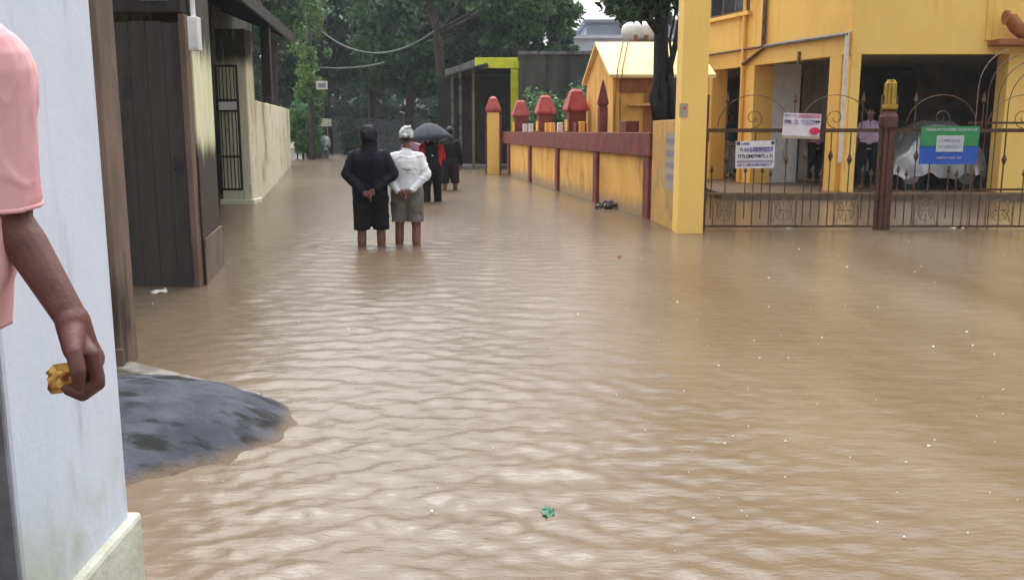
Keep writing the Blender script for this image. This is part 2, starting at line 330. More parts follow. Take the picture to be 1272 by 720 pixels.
def mound():
    nx, ny = 90, 80; X, Y = np.meshgrid(np.linspace(-3.3, -.85, nx), np.linspace(3.2, 5.4, ny))
    cx, cy = -2.05, 4.22
    ex = np.where(X > cx, .98, 1.6)
    r = np.hypot((X-cx)/ex, (Y-cy)/np.where(Y > cy, .62, .86))
    p = np.stack([X.ravel(), Y.ravel(), 0*X.ravel()], 1)
    n1 = vnoise(p, 4, 5).reshape(X.shape); n2 = vnoise(p, 9, 26).reshape(X.shape); n3 = vnoise(p, 12, 60).reshape(X.shape)
    Z = .23*(1-r**2.4)+.012*n1+.005*n2+.003*n3 + .008*np.sin(Y*26+3*n1)*np.clip(1-r, 0, 1)
    Z = np.maximum(Z, -.3); v = np.stack([X, Y, Z], -1).reshape(-1, 3)
    i = np.arange(ny-1)[:, None]*nx; j = np.arange(nx-1)[None, :]
    f = np.stack([i+j, i+j+1, i+nx+j+1, i+nx+j], -1).reshape(-1, 4)
    o = link('cement_ramp', npmesh('cement_ramp', v, f), mt['tar'], None, True)
    tag(o, 'wet blue grey cement ramp rising out of the flood water', 'ramp')
mound()
a, b = Vector((-2.75, 5.62)), Vector((-1.38, 4.66))
m = MB().obox((a+b)/2, b-a, (b-a).length/2, .075, -.36, .016)
tag(m.build('cement_kerb', mt['kerb'], None, bevel=.015), 'pale worn cement kerb just showing above the water behind the ramp', 'kerb')
# brown wall end
t = thing('wall_end', 'narrow brown plastered wall end between blue pillar and dark boards', 'wall', (-2.6, 5.4, 0))
MB().box(-3.1, 5.30, -.36, -2.34, 5.55, 2.9).build('wall_body', mt['brown_wall'], t, bevel=.015)
MB().box(-3.1, 5.275, -.36, -2.32, 5.298, .12).build('skirting', mt['brown_wall'], t, bevel=.006)
# dark board door leaf facing the camera
d0, d1 = U(160, 352, 8.2).x, U(250, 352, 8.2).x
t = thing('board_door', 'tall dark brown board door standing open under the eaves', 'door', ((d0+d1)/2, 8.2, 0))
nb = 4; wd = (d1-d0-.06)/nb
for k in range(nb):
    x0 = d0+k*wd; dz = random.uniform(-.012, .012); dy = random.uniform(-.004, .004)
    MB().box(x0+.001, 8.20+dy, -.30, x0+wd-.001, 8.235+dy, 2.34+dz).build('board', mt['rust_door'], t, bevel=.003)
for z in (.25, 1.25, 2.15): MB().box(d0+.02, 8.238, z-.05, d1-.07, 8.27, z+.05).build('ledge', mt['dark_wood'], t)
MB().box(d1-.055, 8.16, -.36, d1, 8.27, 2.40).build('jamb', mt['brown_wall'], t, bevel=.006)
MB().tube([(d1-.16,8.19,1.05),(d1-.16,8.16,1.07),(d1-.16,8.16,1.17),(d1-.16,8.19,1.19)], .008, 6).build('handle', mt['iron'], t)
t = thing('lintel', 'dark timber lintel across the top of the board door', 'lintel', ((d0+d1)/2, 8.3, 2.4))
MB().box(d0-.5, 8.13, 2.405, d1-.01, 8.33, 2.78).build('beam', mt['dark_wood'], t, bevel=.01)
MB().box(d0+.32, 8.117, 2.50, d0+.56, 8.128, 2.62).build('patch', mt['grey_cement'], t)
# stained cream wall (street side)
p0, p1 = G(252, 356), G(276, 329)
t = thing('stained_wall', 'cream plaster wall, mouldy black above and dark below, beside board door', 'wall', (p0.x, p0.y, 0))
q = [(p0.x, 8.28), (p1.x, p1.y), (p1.x-.35, p1.y+.03), (p0.x-.35, 8.30)]
MB().prism(q, -.36, 3.5).build('wall_body', mt['cream_stain'], t, bevel=.01)
MB().prism([(p0.x+.012,8.285),(p1.x+.03,p1.y-.02),(p1.x+.004,p1.y-.02),(p0.x+.003,8.285)], -.36, .42).build('skirting', mt['brown_wall'], t)
pm = U(243, 30, 8.12)
t = thing('meter_box', 'small white meter box under the eaves beside the board door', 'box', (pm.x, pm.y, 2.1))
MB().box(pm.x-.04, 8.02, 2.08, pm.x+.045, 8.125, 2.36).build('casing', mt['white'], t, bevel=.006)
MB().box(pm.x-.03, 8.012, 2.10, pm.x+.035, 8.019, 2.34).build('door', mt['white'], t)
MB().tube([(pm.x,8.07,2.36),(pm.x,8.07,3.2)], .02, 8).build('conduit', mt['white'], t)
# grille gate leaf beyond
g0, g1 = U(270, 150, 17.5).x, U(298, 150, 17.5).x
t = thing('grille_gate', 'dark iron grille gate leaf beside the cream gate pillar', 'gate', ((g0+g1)/2, 17.5, 0))
z0, z1 = .28, 2.62
for x in (g0, g1-.04): MB().box(x, 17.48, z0, x+.04, 17.52, z1).build('stile', mt['iron'], t)
for z in (z0, .9, 1.75, 1.95, z1-.04): MB().box(g0+.04, 17.485, z, g1-.04, 17.515, z+.04).build('rail', mt['iron'], t)
nbar = 5
for k in range(nbar):
    x = g0+.04+(g1-g0-.08)*(k+.5)/nbar; MB().box(x-.009, 17.49, z0+.04, x+.009, 17.508, z1-.04).build('bar', mt['iron'], t)
MB().box(g0+.05, 17.47, 1.79, g1-.05, 17.479, 1.94).build('sheet', mt['white'], t)
# cream gate pillar and long receding cream wall
c0, c1 = G(291, 250), G(326, 250)
t = thing('cream_pillar', 'cream gate pillar with black damp streaks under the tiled eaves', 'pillar', ((c0.x+c1.x)/2, 17.8, 0))
cx = (c0.x+c1.x)/2; hw = (c1.x-c0.x)/2
MB().box(cx-hw, 17.75, .10, cx+hw, 18.25, 3.3).build('shaft', mt['cream_pillar'], t, bevel=.02)
MB().box(cx-hw-.06, 17.69, -.36, cx+hw+.05, 18.3, .098).build('base', mt['cream_pillar'], t, bevel=.03)
e0, e1 = Vector((c1.x+.0, 18.27)), Vector((G(362, 205).x, G(362, 205).y))
dv = (e1-e0); L_ = dv.length; dv.normalize(); nv = Vector((-dv.y, dv.x))
t = thing('lane_wall', 'long stained cream boundary wall running back along the lane', 'wall', (e0.x, e0.y, 0))
for k in range(5):                                  # cast bays, each its own panel
    s0, s1 = L_*k/5, L_*(k+1)/5-.012
    a, b = e0+dv*s0, e0+dv*s1; h0 = 2.0+.06*k
    MB().prism([a, b, b+nv*.16, a+nv*.16], -.36, [h0, h0+.05, h0+.05, h0]).build('wall_panel', mt['cream_wall'], t, bevel=.02)
# house on the left with dark sheet roof
E0, E1 = Vector((-3.1, 5.2)), Vector((-5.12, 22.0))
t = thing('old_house', 'dark weathered house with low overhanging sheet roof along the lane', 'house', (-7.5, 14, 0))
MB().box(-13, 9.6, -.36, -6.5, 23.5, 4.3).build('wall', mt['house_dark'], t)
ed = (E1-E0).normalized(); en = Vector((-ed.y, ed.x))
nsh = 14; Ln = (E1-E0).length
for k in range(nsh):
    a = E0+ed*(Ln*k/nsh); b = E0+ed*(Ln*(k+1)/nsh+.06); z = 3.62+.006*(k % 2); c, d = b+en*5.5, a+en*5.5
    MB().prism([a, b, c, d], [z, z, z+2.2, z+2.2], [z+.03, z+.03, z+2.23, z+2.23]).build('roof_sheet', mt['dark_wood_y'], t)
MB().prism([E0-en*.02, E1-en*.02, E1+en*.03, E0+en*.03], 3.42, 3.615).build('fascia', mt['dark_wood_y'], t)
for k in range(12):
    a = E0+ed*(Ln*(k+.5)/12)+en*.05; b = a+en*4
    MB().bar((a.x,a.y,3.52), (b.x,b.y,3.52+1.6), .07, .12).build('rafter', mt['dark_wood'], t)
for (ww, yy) in ((1.0, 20.5),):
    wn = MB().box(-6.499, yy-.6, 1.0, -6.45, yy+.6, 2.2).build('window', mt['dark_wood'], t)
    for k in range(5): MB().box(-6.448, yy-.5+k*.23, 1.05, -6.43, yy-.47+k*.23, 2.15).build('window_bar', mt['iron'], wn)
pp = U(330, 60, 18.5)
tag(MB().box(pp.x-.085, 18.45, 1.95, pp.x+.085, 18.62, 3.62).build('eave_post', mt['dark_wood'], None, bevel=.01), 'dark timber post holding up the eaves behind the cream pillar', 'post')

# ------------------------------------------------------------------ right side: yellow boundary wall
A = G(806, 272); B = G(626, 216); A2 = Vector((A.x, A.y)); B2 = Vector((B.x, B.y))
wd_ = (B2-A2); WL = wd_.length; wd_.normalize(); wn_ = Vector((wd_.y, -wd_.x))      # wn_ points away from the lane (right)
def WP(s, off): q = A2+wd_*s+wn_*off; return q
def wbox(s0, s1, o0, o1, z0, z1): return MB().prism([WP(s0,o0), WP(s0,o1), WP(s1,o1), WP(s1,o0)], z0, z1)
def s_at(x):                                     # where along the wall a picture column falls
    k = (x-W0/2)/FPX
    lo, hi = 0, WL+2
    for _ in range(40):
        mid = (lo+hi)/2; q = WP(mid, 0); zc = q.y*cp+1.0*sp
        if q.x/zc > k: lo = mid
        else: hi = mid
    return lo
t = thing('boundary_wall', 'yellow boundary wall with maroon band, pilasters and red capped posts', 'wall', (A.x, A.y, 0))
ps = [0.15]+[s_at(x) for x in (740, 692, 658, 632)]
for k in range(4):
    wbox(ps[k]+.147, ps[k+1]-.147, .03, .20, -.36, 1.0).build('wall_panel', mt['yellow_wall'], t, bevel=.008)
for k, s in enumerate(ps):
    pl = wbox(s-.145, s+.145, -.03, .22, -.36, .998).build('pilaster', mt['maroon'], t, bevel=.008)
wbox(-.08, WL+.05, -.05, .25, 1.0, 1.375).build('band', mt['maroon'], t, bevel=.012)
for x, hw_ in ((773, .22), (714, .13)):
    s = s_at(x); wbox(s-hw_, s+hw_, -.02, .22, 1.378, 1.57).build('stub', mt['maroon'], t, bevel=.01)
for x in (703, 667, 638):
    s = s_at(x); k = wbox(s-.20, s+.20, .02, .40, 1.378, 1.82)
    po = k.build('post', mt['maroon'], t, bevel=.01)
    wbox(s-.14, s+.14, -.012, .018, 1.40, 1.66).build('post_panel', mt['yellow_wall'], po)
    c = WP(s, .21); ax = wd_
    def sq(h): return [c+wd_*h+wn_*h, c-wd_*h+wn_*h, c-wd_*h-wn_*h, c+wd_*h-wn_*h]
    cap = MB(); vs = []; prof = [(.21, 1.822), (.255, 1.86), (.255, 1.90), (.13, 2.27), (.07, 2.33)]
    for h, z in prof: vs += [(q.x, q.y, z) for q in sq(h)]
    fs = [(3,2,1,0), tuple(range(len(vs)-4, len(vs)))]
    for i in range(len(prof)-1):
        for j in range(4): fs.append((i*4+j, i*4+(j+1) % 4, i*4+4+(j+1) % 4, i*4+4+j))
    cap.add(vs, fs).build('cap', mt['cap_red'], t, bevel=.012)
# low openwork between the posts
for x in (716, 690, 681, 675, 655, 648):
    s = s_at(x); wbox(s-.07, s+.07, .04, .16, 1.378, 1.60).build('baluster', mt['white' if x in (648, 655, 690) else 'yellow_wall'], t, bevel=.01)
# slim pointed maroon post
s = s_at(741); q = WP(s, .10)
t2 = thing('pointed_post', 'slim dark maroon post with a spear shaped top on the yellow wall', 'post', (q.x, q.y, 1.38))
MB().obox(q, wd_, .085, .085, 1.378, 1.86).build('shaft', mt['maroon'], t2, bevel=.01)
MB().revolve([(.10,1.862),(.15,1.92),(.14,1.98),(.05,2.28),(.012,2.38)], (q.x,q.y,0), 4).build('spear_cap', mt['maroon'], t2)
# far yellow gate post with pink cap
f = G(613, 216)
t = thing('far_gate_post', 'yellow gate post with pink cap at the far end of the yellow wall', 'post', (f.x, f.y, 0))
MB().box(f.x-.20, f.y-.10, -.36, f.x+.20, f.y+.32, 2.0).build('shaft', mt['yellow'], t, bevel=.02)
MB().revolve([(.32,2.002),(.36,2.05),(.36,2.12),(.18,2.45),(.06,2.52)], (f.x, f.y+.11, 0), 4).build('cap', mt['cap_red'], t, bevel=.01)
for s_ in (-1, 1): MB().box(f.x+s_*.235-.03, f.y-.06, -.36, f.x+s_*.235+.03, f.y+.2, 1.9).build('side_strip', mt['maroon'], t)
# flaking wall piece between boundary wall and gate pillar, with a faded bill
w0, w1 = WP(-.08, .0), Vector((U(841, 200, 12.95).x, 12.85))
t = thing('flaking_wall', 'short flaking yellow grey wall piece beside the tall yellow gate pillar', 'wall', (w1.x, w1.y, 0))
dq = (w1-w0).normalized(); nq = Vector((-dq.y, dq.x))
MB().prism([w0, w1, w1+nq*.18, w0+nq*.18], -.36, 1.56).build('wall_body', mt['grey_yellow'], t, bevel=.01)
def glyph_rows(parent, org, ux, uz, rows, mat, nrm, name='lettering', seed=1):
    """rows of unreadable letter strokes: (x0, x1, z, height)"""
    r = random.Random(seed); m = MB()
    for (x0, x1, z, h) in rows:
        x = x0; z += h*.1; h *= .8
        while x < x1:
            wl = h*r.uniform(.45, .8)
            pat = r.choice(('l', 'n', 'e', 'o', 't'))
            th = h*.28
            segs = {'l': [(0,0,0,1),(0,0,.7,0)], 'n': [(0,0,0,1),(1,0,1,1),(0,1,1,.2)], 'e': [(0,0,0,1),(0,1,1,1),(0,.5,.8,.5),(0,0,1,0)], 'o': [(0,0,0,1),(1,0,1,1),(0,1,1,1),(0,0,1,0)], 't': [(.5,0,.5,1),(0,1,1,1)]}[pat]
            for (a0, b0, a1, b1) in segs:
                p = org+ux*(x+a0*wl)+uz*(z+b0*h)+nrm*.002; q = org+ux*(x+a1*wl)+uz*(z+b1*h)+nrm*.002
                d = (q-p).normalized(); s = d.cross(nrm)*th/2
                m.add([p-s, p+s, q+s, q-s], [(0,1,2,3)])
            x += wl+h*.28
    return tag(m.build(name, mat, parent), kind='stuff')
mid = w0*.45+w1*.55; nb_ = Vector((-nq.x, -nq.y, 0)); dd = Vector((dq.x, dq.y, 0))
org = Vector((mid.x, mid.y, .55))+nb_*.004
bl = MB(); zz = Vector((0,0,1)); bl.add([org-dd*.02, org+dd*.62, org+dd*.62+zz*.82, org-dd*.02+zz*.82], [(0,1,2,3)])
bill = tag(bl.build('wall_bill', mt['p_tan']), 'torn faded paper bill pasted on the flaking wall piece', 'bill')
glyph_rows(bill, org, dd, zz, [(.03,.55,.66,.09),(.05,.5,.48,.10),(.03,.58,.32,.08),(.06,.5,.14,.09)], mt['p_grey'], nb_, seed=5)
# tall yellow gate pillar
pl0, pl1 = G(841, 290), G(873, 290)
t = thing('tall_gate_pillar', 'tall smooth yellow gate pillar at the corner of the gate', 'pillar', ((pl0.x+pl1.x)/2, 12.6, 0))
MB().box(pl0.x, pl0.y, -.36, pl1.x, pl0.y+.42, 3.9).build('shaft', mt['yellow'], t, bevel=.015)
MB().box(pl0.x-.05, pl0.y-.05, 3.902, pl1.x+.05, pl0.y+.47, 4.1).build('cap', mt['maroon'], t, bevel=.02)
for z in (.45, 1.25): MB().box(pl1.x+.002, pl0.y+.04, z, pl1.x+.05, pl0.y+.10, z+.18).build('hinge', mt['gate_iron'], t)
np_ = U(849, 137, pl0.y-.01)
plt = MB().box(np_.x-.055, pl0.y-.012, np_.z-.09, np_.x+.06, pl0.y-.003, np_.z+.09).build('number_plate', mt['p_tan'])
tag(plt, 'small pale plate with a red mark on the tall yellow pillar', 'plate')
MB().revolve([(.018,0),(.018,.004)], (0,0,0), 10).build('red_mark', mt['p_red'], plt)
rm = [o for o in col.objects if o.name.startswith('red_mark')][0]; rm.rotation_euler = (math.pi/2, 0, 0); rm.location = (np_.x+.012, pl0.y-.0125, np_.z+.03)

# ------------------------------------------------------------------ gate
GY = 13.1
gx0 = pl1.x+.09; gxm = U(1100, 200, GY).x; gx1 = gxm+(gxm-gx0)
def GX(x): return U(x, 200, GY).x
def GZ(y): return U(1000, y, GY).z
def scroll(c, r, turns, a0, dirn=1, n=22):
    pts = []
    for i in range(n):
        tt = i/(n-1); a = a0+dirn*turns*2*math.pi*tt; rr = r*(1-.8*tt)
        pts.append((c[0]+rr*math.cos(a), GY, c[1]+rr*math.sin(a)))
    return pts
def gate_leaf(x0, x1, label, panels, clear):
    t = thing('iron_gate', label, 'gate', ((x0+x1)/2, GY, 0), group='leaves of the double gate')
    for x in (x0, x1-.045): MB().box(x, GY-.02, -.28, x+.045, GY+.02, 1.9).build('stile', mt['gate_iron'], t)
    MB().box(x0+.047, GY-.016, 1.38, x1-.047, GY+.016, 1.435).build('top_rail', mt['gate_iron'], t)
    MB().box(x0+.047, GY-.014, .50, x1-.047, GY+.014, .53).build('mid_rail', mt['tan_iron'], t)
    MB().box(x0+.047, GY-.014, .03, x1-.047, GY+.014, .06).build('bottom_rail', mt['gate_iron'], t)
    rects = []
    for (a, b) in panels:
        a, b = max(a, x0+.06), min(b, x1-.06); rects.append((a, b))
        pn = MB()
        for x in (a, b): pn.box(x-.01, GY-.012, .062, x+.01, GY+.012, .498)
        pn.box(a+.011, GY-.004, .065, b-.011, GY+.004, .072); 
        p = pn.build('ornament_panel', mt['tan_iron'], t)
        cx, cz = (a+b)/2, .28; hw, hh = (b-a)/2-.02, .20
        sc = MB()
        for i in range(8):
            an = i*math.pi/4; sc.tube([(cx+.05*math.cos(an), GY, cz+.05*math.sin(an)), (cx+hw*.9*math.cos(an), GY, cz+hh*.95*math.sin(an))], .0075, 5)
        for sx in (-1, 1):
            for sz in (-1, 1): sc.tube([(cx+sx*hw*.9*math.cos(q*.1571+0), GY, cz+sz*hh*.9*(1-math.sin(q*.1571))) for q in range(11)], .007, 5)
        sc.tube([(cx+hw*.75*math.cos(q*.314), GY, cz+hh*.75*math.sin(q*.314)) for q in range(21)], .007, 5)
        sc.build('scrollwork', mt['tan_iron'], p)
    n = int((x1-x0)/.118)
    for k in range(1, n):
        x = x0+(x1-x0)*k/n
        if any(a-.02 < x < b+.02 for a, b in rects): continue
        tall = (k % 3 == 0)
        ztop = 1.378 if tall else .78+.05*(k % 2)
        zb = .062 if tall else (.16 if k % 2 else .062)
        ro = random.uniform(-.004, .004)
        bb = MB().tube([(x+ro, GY, zb), (x, GY, ztop)], .0085, 6).build('bar', mt['gate_iron'], t)
        if tall: MB().revolve([(.006,-.09),(.03,-.02),(.034,.0),(.03,.02),(.006,.09)], (x, GY, 1.05), 8).build('knob', mt['gate_iron'], bb)
        else: MB().revolve([(.012,0),(.028,.03),(.004,.11)], (x, GY, ztop-.02), 6).build('spear', mt['gate_iron'], bb)
    # tall bars across panels, above mid rail
    for (a, b) in rects:
        x = (a+b)/2; bb = MB().tube([(x, GY, .532), (x, GY, 1.378)], .009, 6).build('bar', mt['gate_iron'], t)
        MB().revolve([(.006,-.09),(.03,-.02),(.036,.0),(.03,.02),(.006,.09)], (x, GY, 1.0), 8).build('knob', mt['gate_iron'], bb)
    # scrolls above the top rail
    w_ = x1-x0
    for cxx, sgn in ((x0+w_*.27, 1), (x0+w_*.73, -1)):
        m = MB(); r = w_*.20
        m.tube([(cxx+sgn*r*math.cos(a), GY, 1.44+.46*math.sin(a)) for a in np.linspace(math.pi*.98, .02, 18)], .006, 6)
        m.build('arch_scroll', mt['gate_iron'], t)
        m = MB().tube(scroll((cxx, 1.58), .14, 1.3, -math.pi/2, sgn), .006, 6); m.build('curl', mt['gate_iron'], t)
    for fr in (.12, .5, .88):
        x = x0+w_*fr; bb = MB().tube([(x, GY, 1.437), (x, GY, 1.80)], .009, 6).build('finial_bar', mt['gate_iron'], t)
        MB().revolve([(.012,0),(.03,.03),(.004,.15)], (x, GY, 1.79), 6).build('spear', mt['gate_iron'], bb)
    return t
gate_leaf(gx0, gxm-.07, 'brown iron gate leaf hung from the tall yellow pillar with two posters on it', [(GX(888), GX(916)), (GX(961), GX(992)), (GX(1040), GX(1070))], 1)
gate_leaf(gxm+.07, gx1, 'brown iron gate leaf carrying the green and blue banner', [(GX(1140), GX(1170)), (GX(1230), GX(1264))], 1)
t = thing('gate_post', 'dark maroon middle post of the gate with yellow ribbed top', 'post', (gxm, GY, 0))
for s_ in (-1, 1): MB().box(gxm+s_*.034-.03, GY-.05, -.36, gxm+s_*.034+.03, GY+.05, 1.62).build('upright', mt['maroon_iron'], t, bevel=.006)
MB().revolve([(.12,1.45),(.13,1.50),(.13,1.60),(.09,1.66),(.06,1.70)], (gxm, GY, 0), 10).build('collar', mt['maroon_iron'], t)
yc = M('olive_yellow_paint', C(188,154,56), C(160,128,44), 8, .6, .1)
MB().revolve([(.105,1.702),(.115,1.73),(.115,1.77)], (gxm, GY, 0), 14).build('base_ring', yc, t)
for k in range(9):
    a = 2*math.pi*k/9; MB().tube([(gxm+.068*math.cos(a), GY+.068*math.sin(a), 1.772), (gxm+.064*math.cos(a), GY+.064*math.sin(a), 2.06), (gxm+.03*math.cos(a), GY+.03*math.sin(a), 2.10)], .02, 6).build('rib', yc, t)
# taller arched bars at the right end (swept up towards the hinge post)
t = thing('swept_grille', 'swept iron bars rising above the gate at the yellow column', 'grille', (GX(1262), GY+.12, 0))
for k in range(4):
    xk = GX(1213+k*13); m = MB()
    pts = [(xk, GY+.12, -.1)]+[(xk, GY+.12, 1.4)]+[(xk+.5*(1-math.cos(a)), GY+.12, 2.0-.08*k+.55*math.sin(a)) for a in np.linspace(0, 1.35, 9)]
    m.tube(pts, .0075, 6).build('swept_bar', mt['gate_iron'] if k else mt['tan_iron'], t)
for z in (.55, 1.5): MB().box(GX(1205), GY+.134, z, GX(1290), GY+.15, z+.03).build('rail', mt['gate_iron'], t)
# posters on the gate
YP = GY-.045
def poster(px0, py0, px1, py1, base, name, label, tilt=0):
    a, b = U(px0, py1, YP), U(px1, py0, YP)
    t = thing(name, label, 'poster' if name != 'banner' else 'banner', ((a.x+b.x)/2, YP, a.z))
    w_, h_ = b.x-a.x, b.z-a.z
    M_ = Matrix.Rotation(tilt, 3, 'Y')
    c = Vector(((a.x+b.x)/2, YP, (a.z+b.z)/2))
    nx, nz = 9, 7; vs = []; fs = []
    for j in range(nz):
        for i in range(nx):
            u, v = i/(nx-1)-.5, j/(nz-1)-.5
            vs.append(c+M_@Vector((u*w_, .006*math.sin(u*9+v*4), v*h_)))
    for j in range(nz-1):
        for i in range(nx-1): fs.append((j*nx+i, j*nx+i+1, (j+1)*nx+i+1, (j+1)*nx+i))
    m = MB(); m.add(vs, fs); sh = m.build('sheet', mt[base], t)
    so = sh.modifiers.new('thick', 'SOLIDIFY'); so.thickness = .004
    def patch(u0, v0, u1, v1, mat, nm, lift=.012):
        return MB().add([c+M_@Vector(((u-.5)*w_, -lift, (v-.5)*h_)) for u, v in ((u0,v0),(u1,v0),(u1,v1),(u0,v1))], [(0,1,2,3)]).build(nm, mt[mat], sh)
    ux = M_@Vector((1,0,0)); uz = M_@Vector((0,0,1)); o0 = c-ux*w_/2-uz*h_/2-Vector((0,.013,0))
    def text(rows, mat, seed): return glyph_rows(sh, o0, ux, uz, [(r0*w_, r1*w_, v*h_, hh*h_) for r0, r1, v, hh in rows], mt[mat], Vector((0,-1,0)), seed=seed)
    return t, patch, text
_, patch, text = poster(913, 175, 963, 209, 'p_white', 'notice_poster', 'white notice with purple lettering low on the gate leaf', R(-1))
patch(.35, .60, .95, .78, 'p_lilac', 'title_strip')
text([(.38,.93,.62,.14),(.10,.32,.62,.12)], 'p_purple', 2); text([(.05,.95,.38,.13)], 'p_navy', 3); text([(.05,.9,.08,.09)], 'p_purple', 4); text([(.14,.36,.86,.08)], 'p_purple', 6)
for u in (.06, .94): patch(u-.04, .86, u+.04, .98, 'p_navy', 'clip', .016)
patch(.03, .22, .97, .29, 'p_grey', 'rule')
_, patch, text = poster(972, 141, 1020, 169, 'p_white', 'pink_notice_poster', 'white notice with pink heading and red corner mark on gate rail', R(2))
patch(.38, .82, .98, .98, 'p_pink', 'heading_strip'); text([(.03,.36,.84,.12),(.45,.95,.84,.10)], 'p_grey', 8); text([(.03,.95,.52,.20)], 'p_lilac', 9)
text([(.04,.2,.58,.1),(.75,.96,.62,.09)], 'p_navy', 12)
patch(.0, -.12, 1, .0, 'p_tan', 'folded_edge')
m = MB(); cc = U(1012, 163, YP-.02); m.add([cc+Vector((.075*math.cos(k*.449), 0, .05*math.sin(k*.449))) for k in range(14)], [tuple(range(14))]); 
_p = [o for o in bpy.data.objects if o.name.startswith('pink_notice_poster')][0]; m.build('red_mark', mt['p_red'], _p)
_, patch, text = poster(1141, 157, 1217, 204, 'p_blue', 'banner', 'green and blue banner with a pale panel hung on the gate')
patch(0, .48, 1, 1, 'p_green', 'green_half', .010); patch(.27, .33, .74, .76, 'p_pale', 'pale_panel', .014); text([(.08,.95,.88,.07)], 'p_pale', 14); text([(.32,.68,.58,.09),(.32,.70,.42,.08)], 'p_grey', 15); text([(.3,.7,.14,.06)], 'p_lilac', 16)

# ------------------------------------------------------------------ yellow building
FY = 18.9
cor = U(1050, 200, FY).x
far_s = Vector((U(885, 66, 23.9).x, 23.9)); cor2 = Vector((cor, FY)); sdv = (far_s-cor2).normalized()
def SP(s, off=0): q = cor2+sdv*s+Vector((sdv.y, -sdv.x))*off; return q         # off>0 = into the building
if (Vector((sdv.y, -sdv.x))).x < 0: raise Exception('side normal')
def sside(x):
    k = (x-W0/2)/FPX; lo, hi = 0, 12
    for _ in range(40):
        mid = (lo+hi)/2; q = SP(mid); zc = q.y*cp+(CAM_H-1.5)*sp
        if q.x/zc > k: lo = mid
        else: hi = mid
    return lo
SE = sside(862)
t = thing('yellow_building', 'yellow apartment building on open ground floor pillars behind the gate', 'building', (cor+4, FY+5, 0))
ZT = 2.93; back = 33; rx = 17.0
fx = lambda x: U(x, 200, FY).x
poly = [(cor, FY), (rx, FY), (rx, back), (SP(SE)[0], back), tuple(SP(SE))]
sl = MB().prism([(cor+.3,FY+.3),(rx,FY+.3),(rx,back),(SP(SE)[0]+2.3,back),tuple(SP(SE,.35))], 2.99, 3.25).build('floor_slab', mt['interior'], t)
# front upper wall, side upper wall (each 0.25 thick), with window openings as parts
MB().box(cor, FY, ZT, rx, FY+.25, 10).build('front_wall', mt['yellow'], t)
s1w, s2w = sside(925), sside(880)
zw = U(905, 14, SP(s1w).y).z
MB().prism([SP(.02,.255) , SP(SE,.25), SP(SE), SP(.02,0)][::-1], ZT, 10).build('side_wall', mt['yellow_side'], t)
wq = lambda s0, s1, o0, o1, z0, z1: MB().prism([SP(s0,o0), SP(s0,o1), SP(s1,o1), SP(s1,o0)], z0, z1)
wi = wq(s1w+.0, s1w+1.7, -.03, -.002, zw, zw+1.3).build('window', mt['pipe_brown'], t)
for k in range(3): wq(s1w+.06+k*.55, s1w+.52+k*.55, -.045, -.032, zw+.06, zw+1.24).build('pane', mt['glass'], wi)
wq(s1w-.1, s1w+1.8, -.12, -.002, zw-.09, zw-.005).build('sill', mt['yellow_side'], wi)
MB().box(cor, back-.2, 3.25, rx, back, 10).build('rear_wall', mt['yellow_side'], t)
MB().box(rx-.2, FY+.25, -.3, rx-.001, back-.2, 10).build('end_wall', mt['yellow_side'], t)
MB().prism([(cor-.2,FY-.25),(rx+.2,FY-.25),(rx+.2,back+.2),(SP(SE)[0]+1.8,back+.2),tuple(SP(SE+.2,-.25))], 10, 10.25).build('roof', mt['yellow_side'], t)
# floor plinth
MB().prism([(4.3, FY-.12),(rx, FY-.12),(rx, back),(4.3, back)], -.36, .15).build('plinth', mt['floor_cement'], t, bevel=.01)
# columns
MB().box(cor, FY, .15, fx(1062), FY+.45, ZT).build('corner_column', mt['yellow'], t, bevel=.01)
MB().box(fx(1242), FY, .15, fx(1290), FY+.45, ZT).build('column', mt['yellow'], t, bevel=.01)
MB().box(fx(1500), FY, .15, fx(1540), FY+.45, ZT).build('column', mt['yellow'], t, bevel=.01)
for xa in (1040,):
    wq(.3, sside(1026), .0, .4, .15, ZT).build('column', mt['yellow_side'], t, bevel=.01)
sa, sb = sside(934), sside(917)
wq(sa, sb, .0, .55, .15, ZT).build('column', mt['yellow_side'], t, bevel=.01)
wq(sa+.03, sb-.05, .56, 1.35, .15, 2.985).build('inner_column', mt['white'], t, bevel=.01)
wq(sside(884)+.05, sside(884)+.6, .0, .45, .15, ZT).build('column', mt['yellow_side'], t, bevel=.01)
wq(SE-.5, SE, .0, .3, .15, ZT).build('side_lower_wall', mt['yellow_side'], t)
# interior: dim back walls, doorway with frame, inner column
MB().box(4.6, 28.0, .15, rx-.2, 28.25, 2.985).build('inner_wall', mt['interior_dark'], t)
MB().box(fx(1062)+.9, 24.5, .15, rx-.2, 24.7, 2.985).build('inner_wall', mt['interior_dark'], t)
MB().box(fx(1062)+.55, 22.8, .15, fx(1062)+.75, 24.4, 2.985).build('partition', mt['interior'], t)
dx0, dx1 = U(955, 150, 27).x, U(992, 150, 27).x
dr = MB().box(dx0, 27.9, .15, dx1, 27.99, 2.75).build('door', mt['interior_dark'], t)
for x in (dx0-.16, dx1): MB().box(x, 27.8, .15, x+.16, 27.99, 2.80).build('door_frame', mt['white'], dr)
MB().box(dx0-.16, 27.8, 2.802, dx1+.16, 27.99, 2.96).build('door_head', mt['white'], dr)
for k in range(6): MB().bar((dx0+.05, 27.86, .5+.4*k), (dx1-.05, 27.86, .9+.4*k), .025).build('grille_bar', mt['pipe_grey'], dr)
xcol = U(1150, 150, 23).x; MB().box(xcol-.35, 22.8, .15, xcol+.35, 23.2, 2.985).build('column', mt['interior_dark'], t)
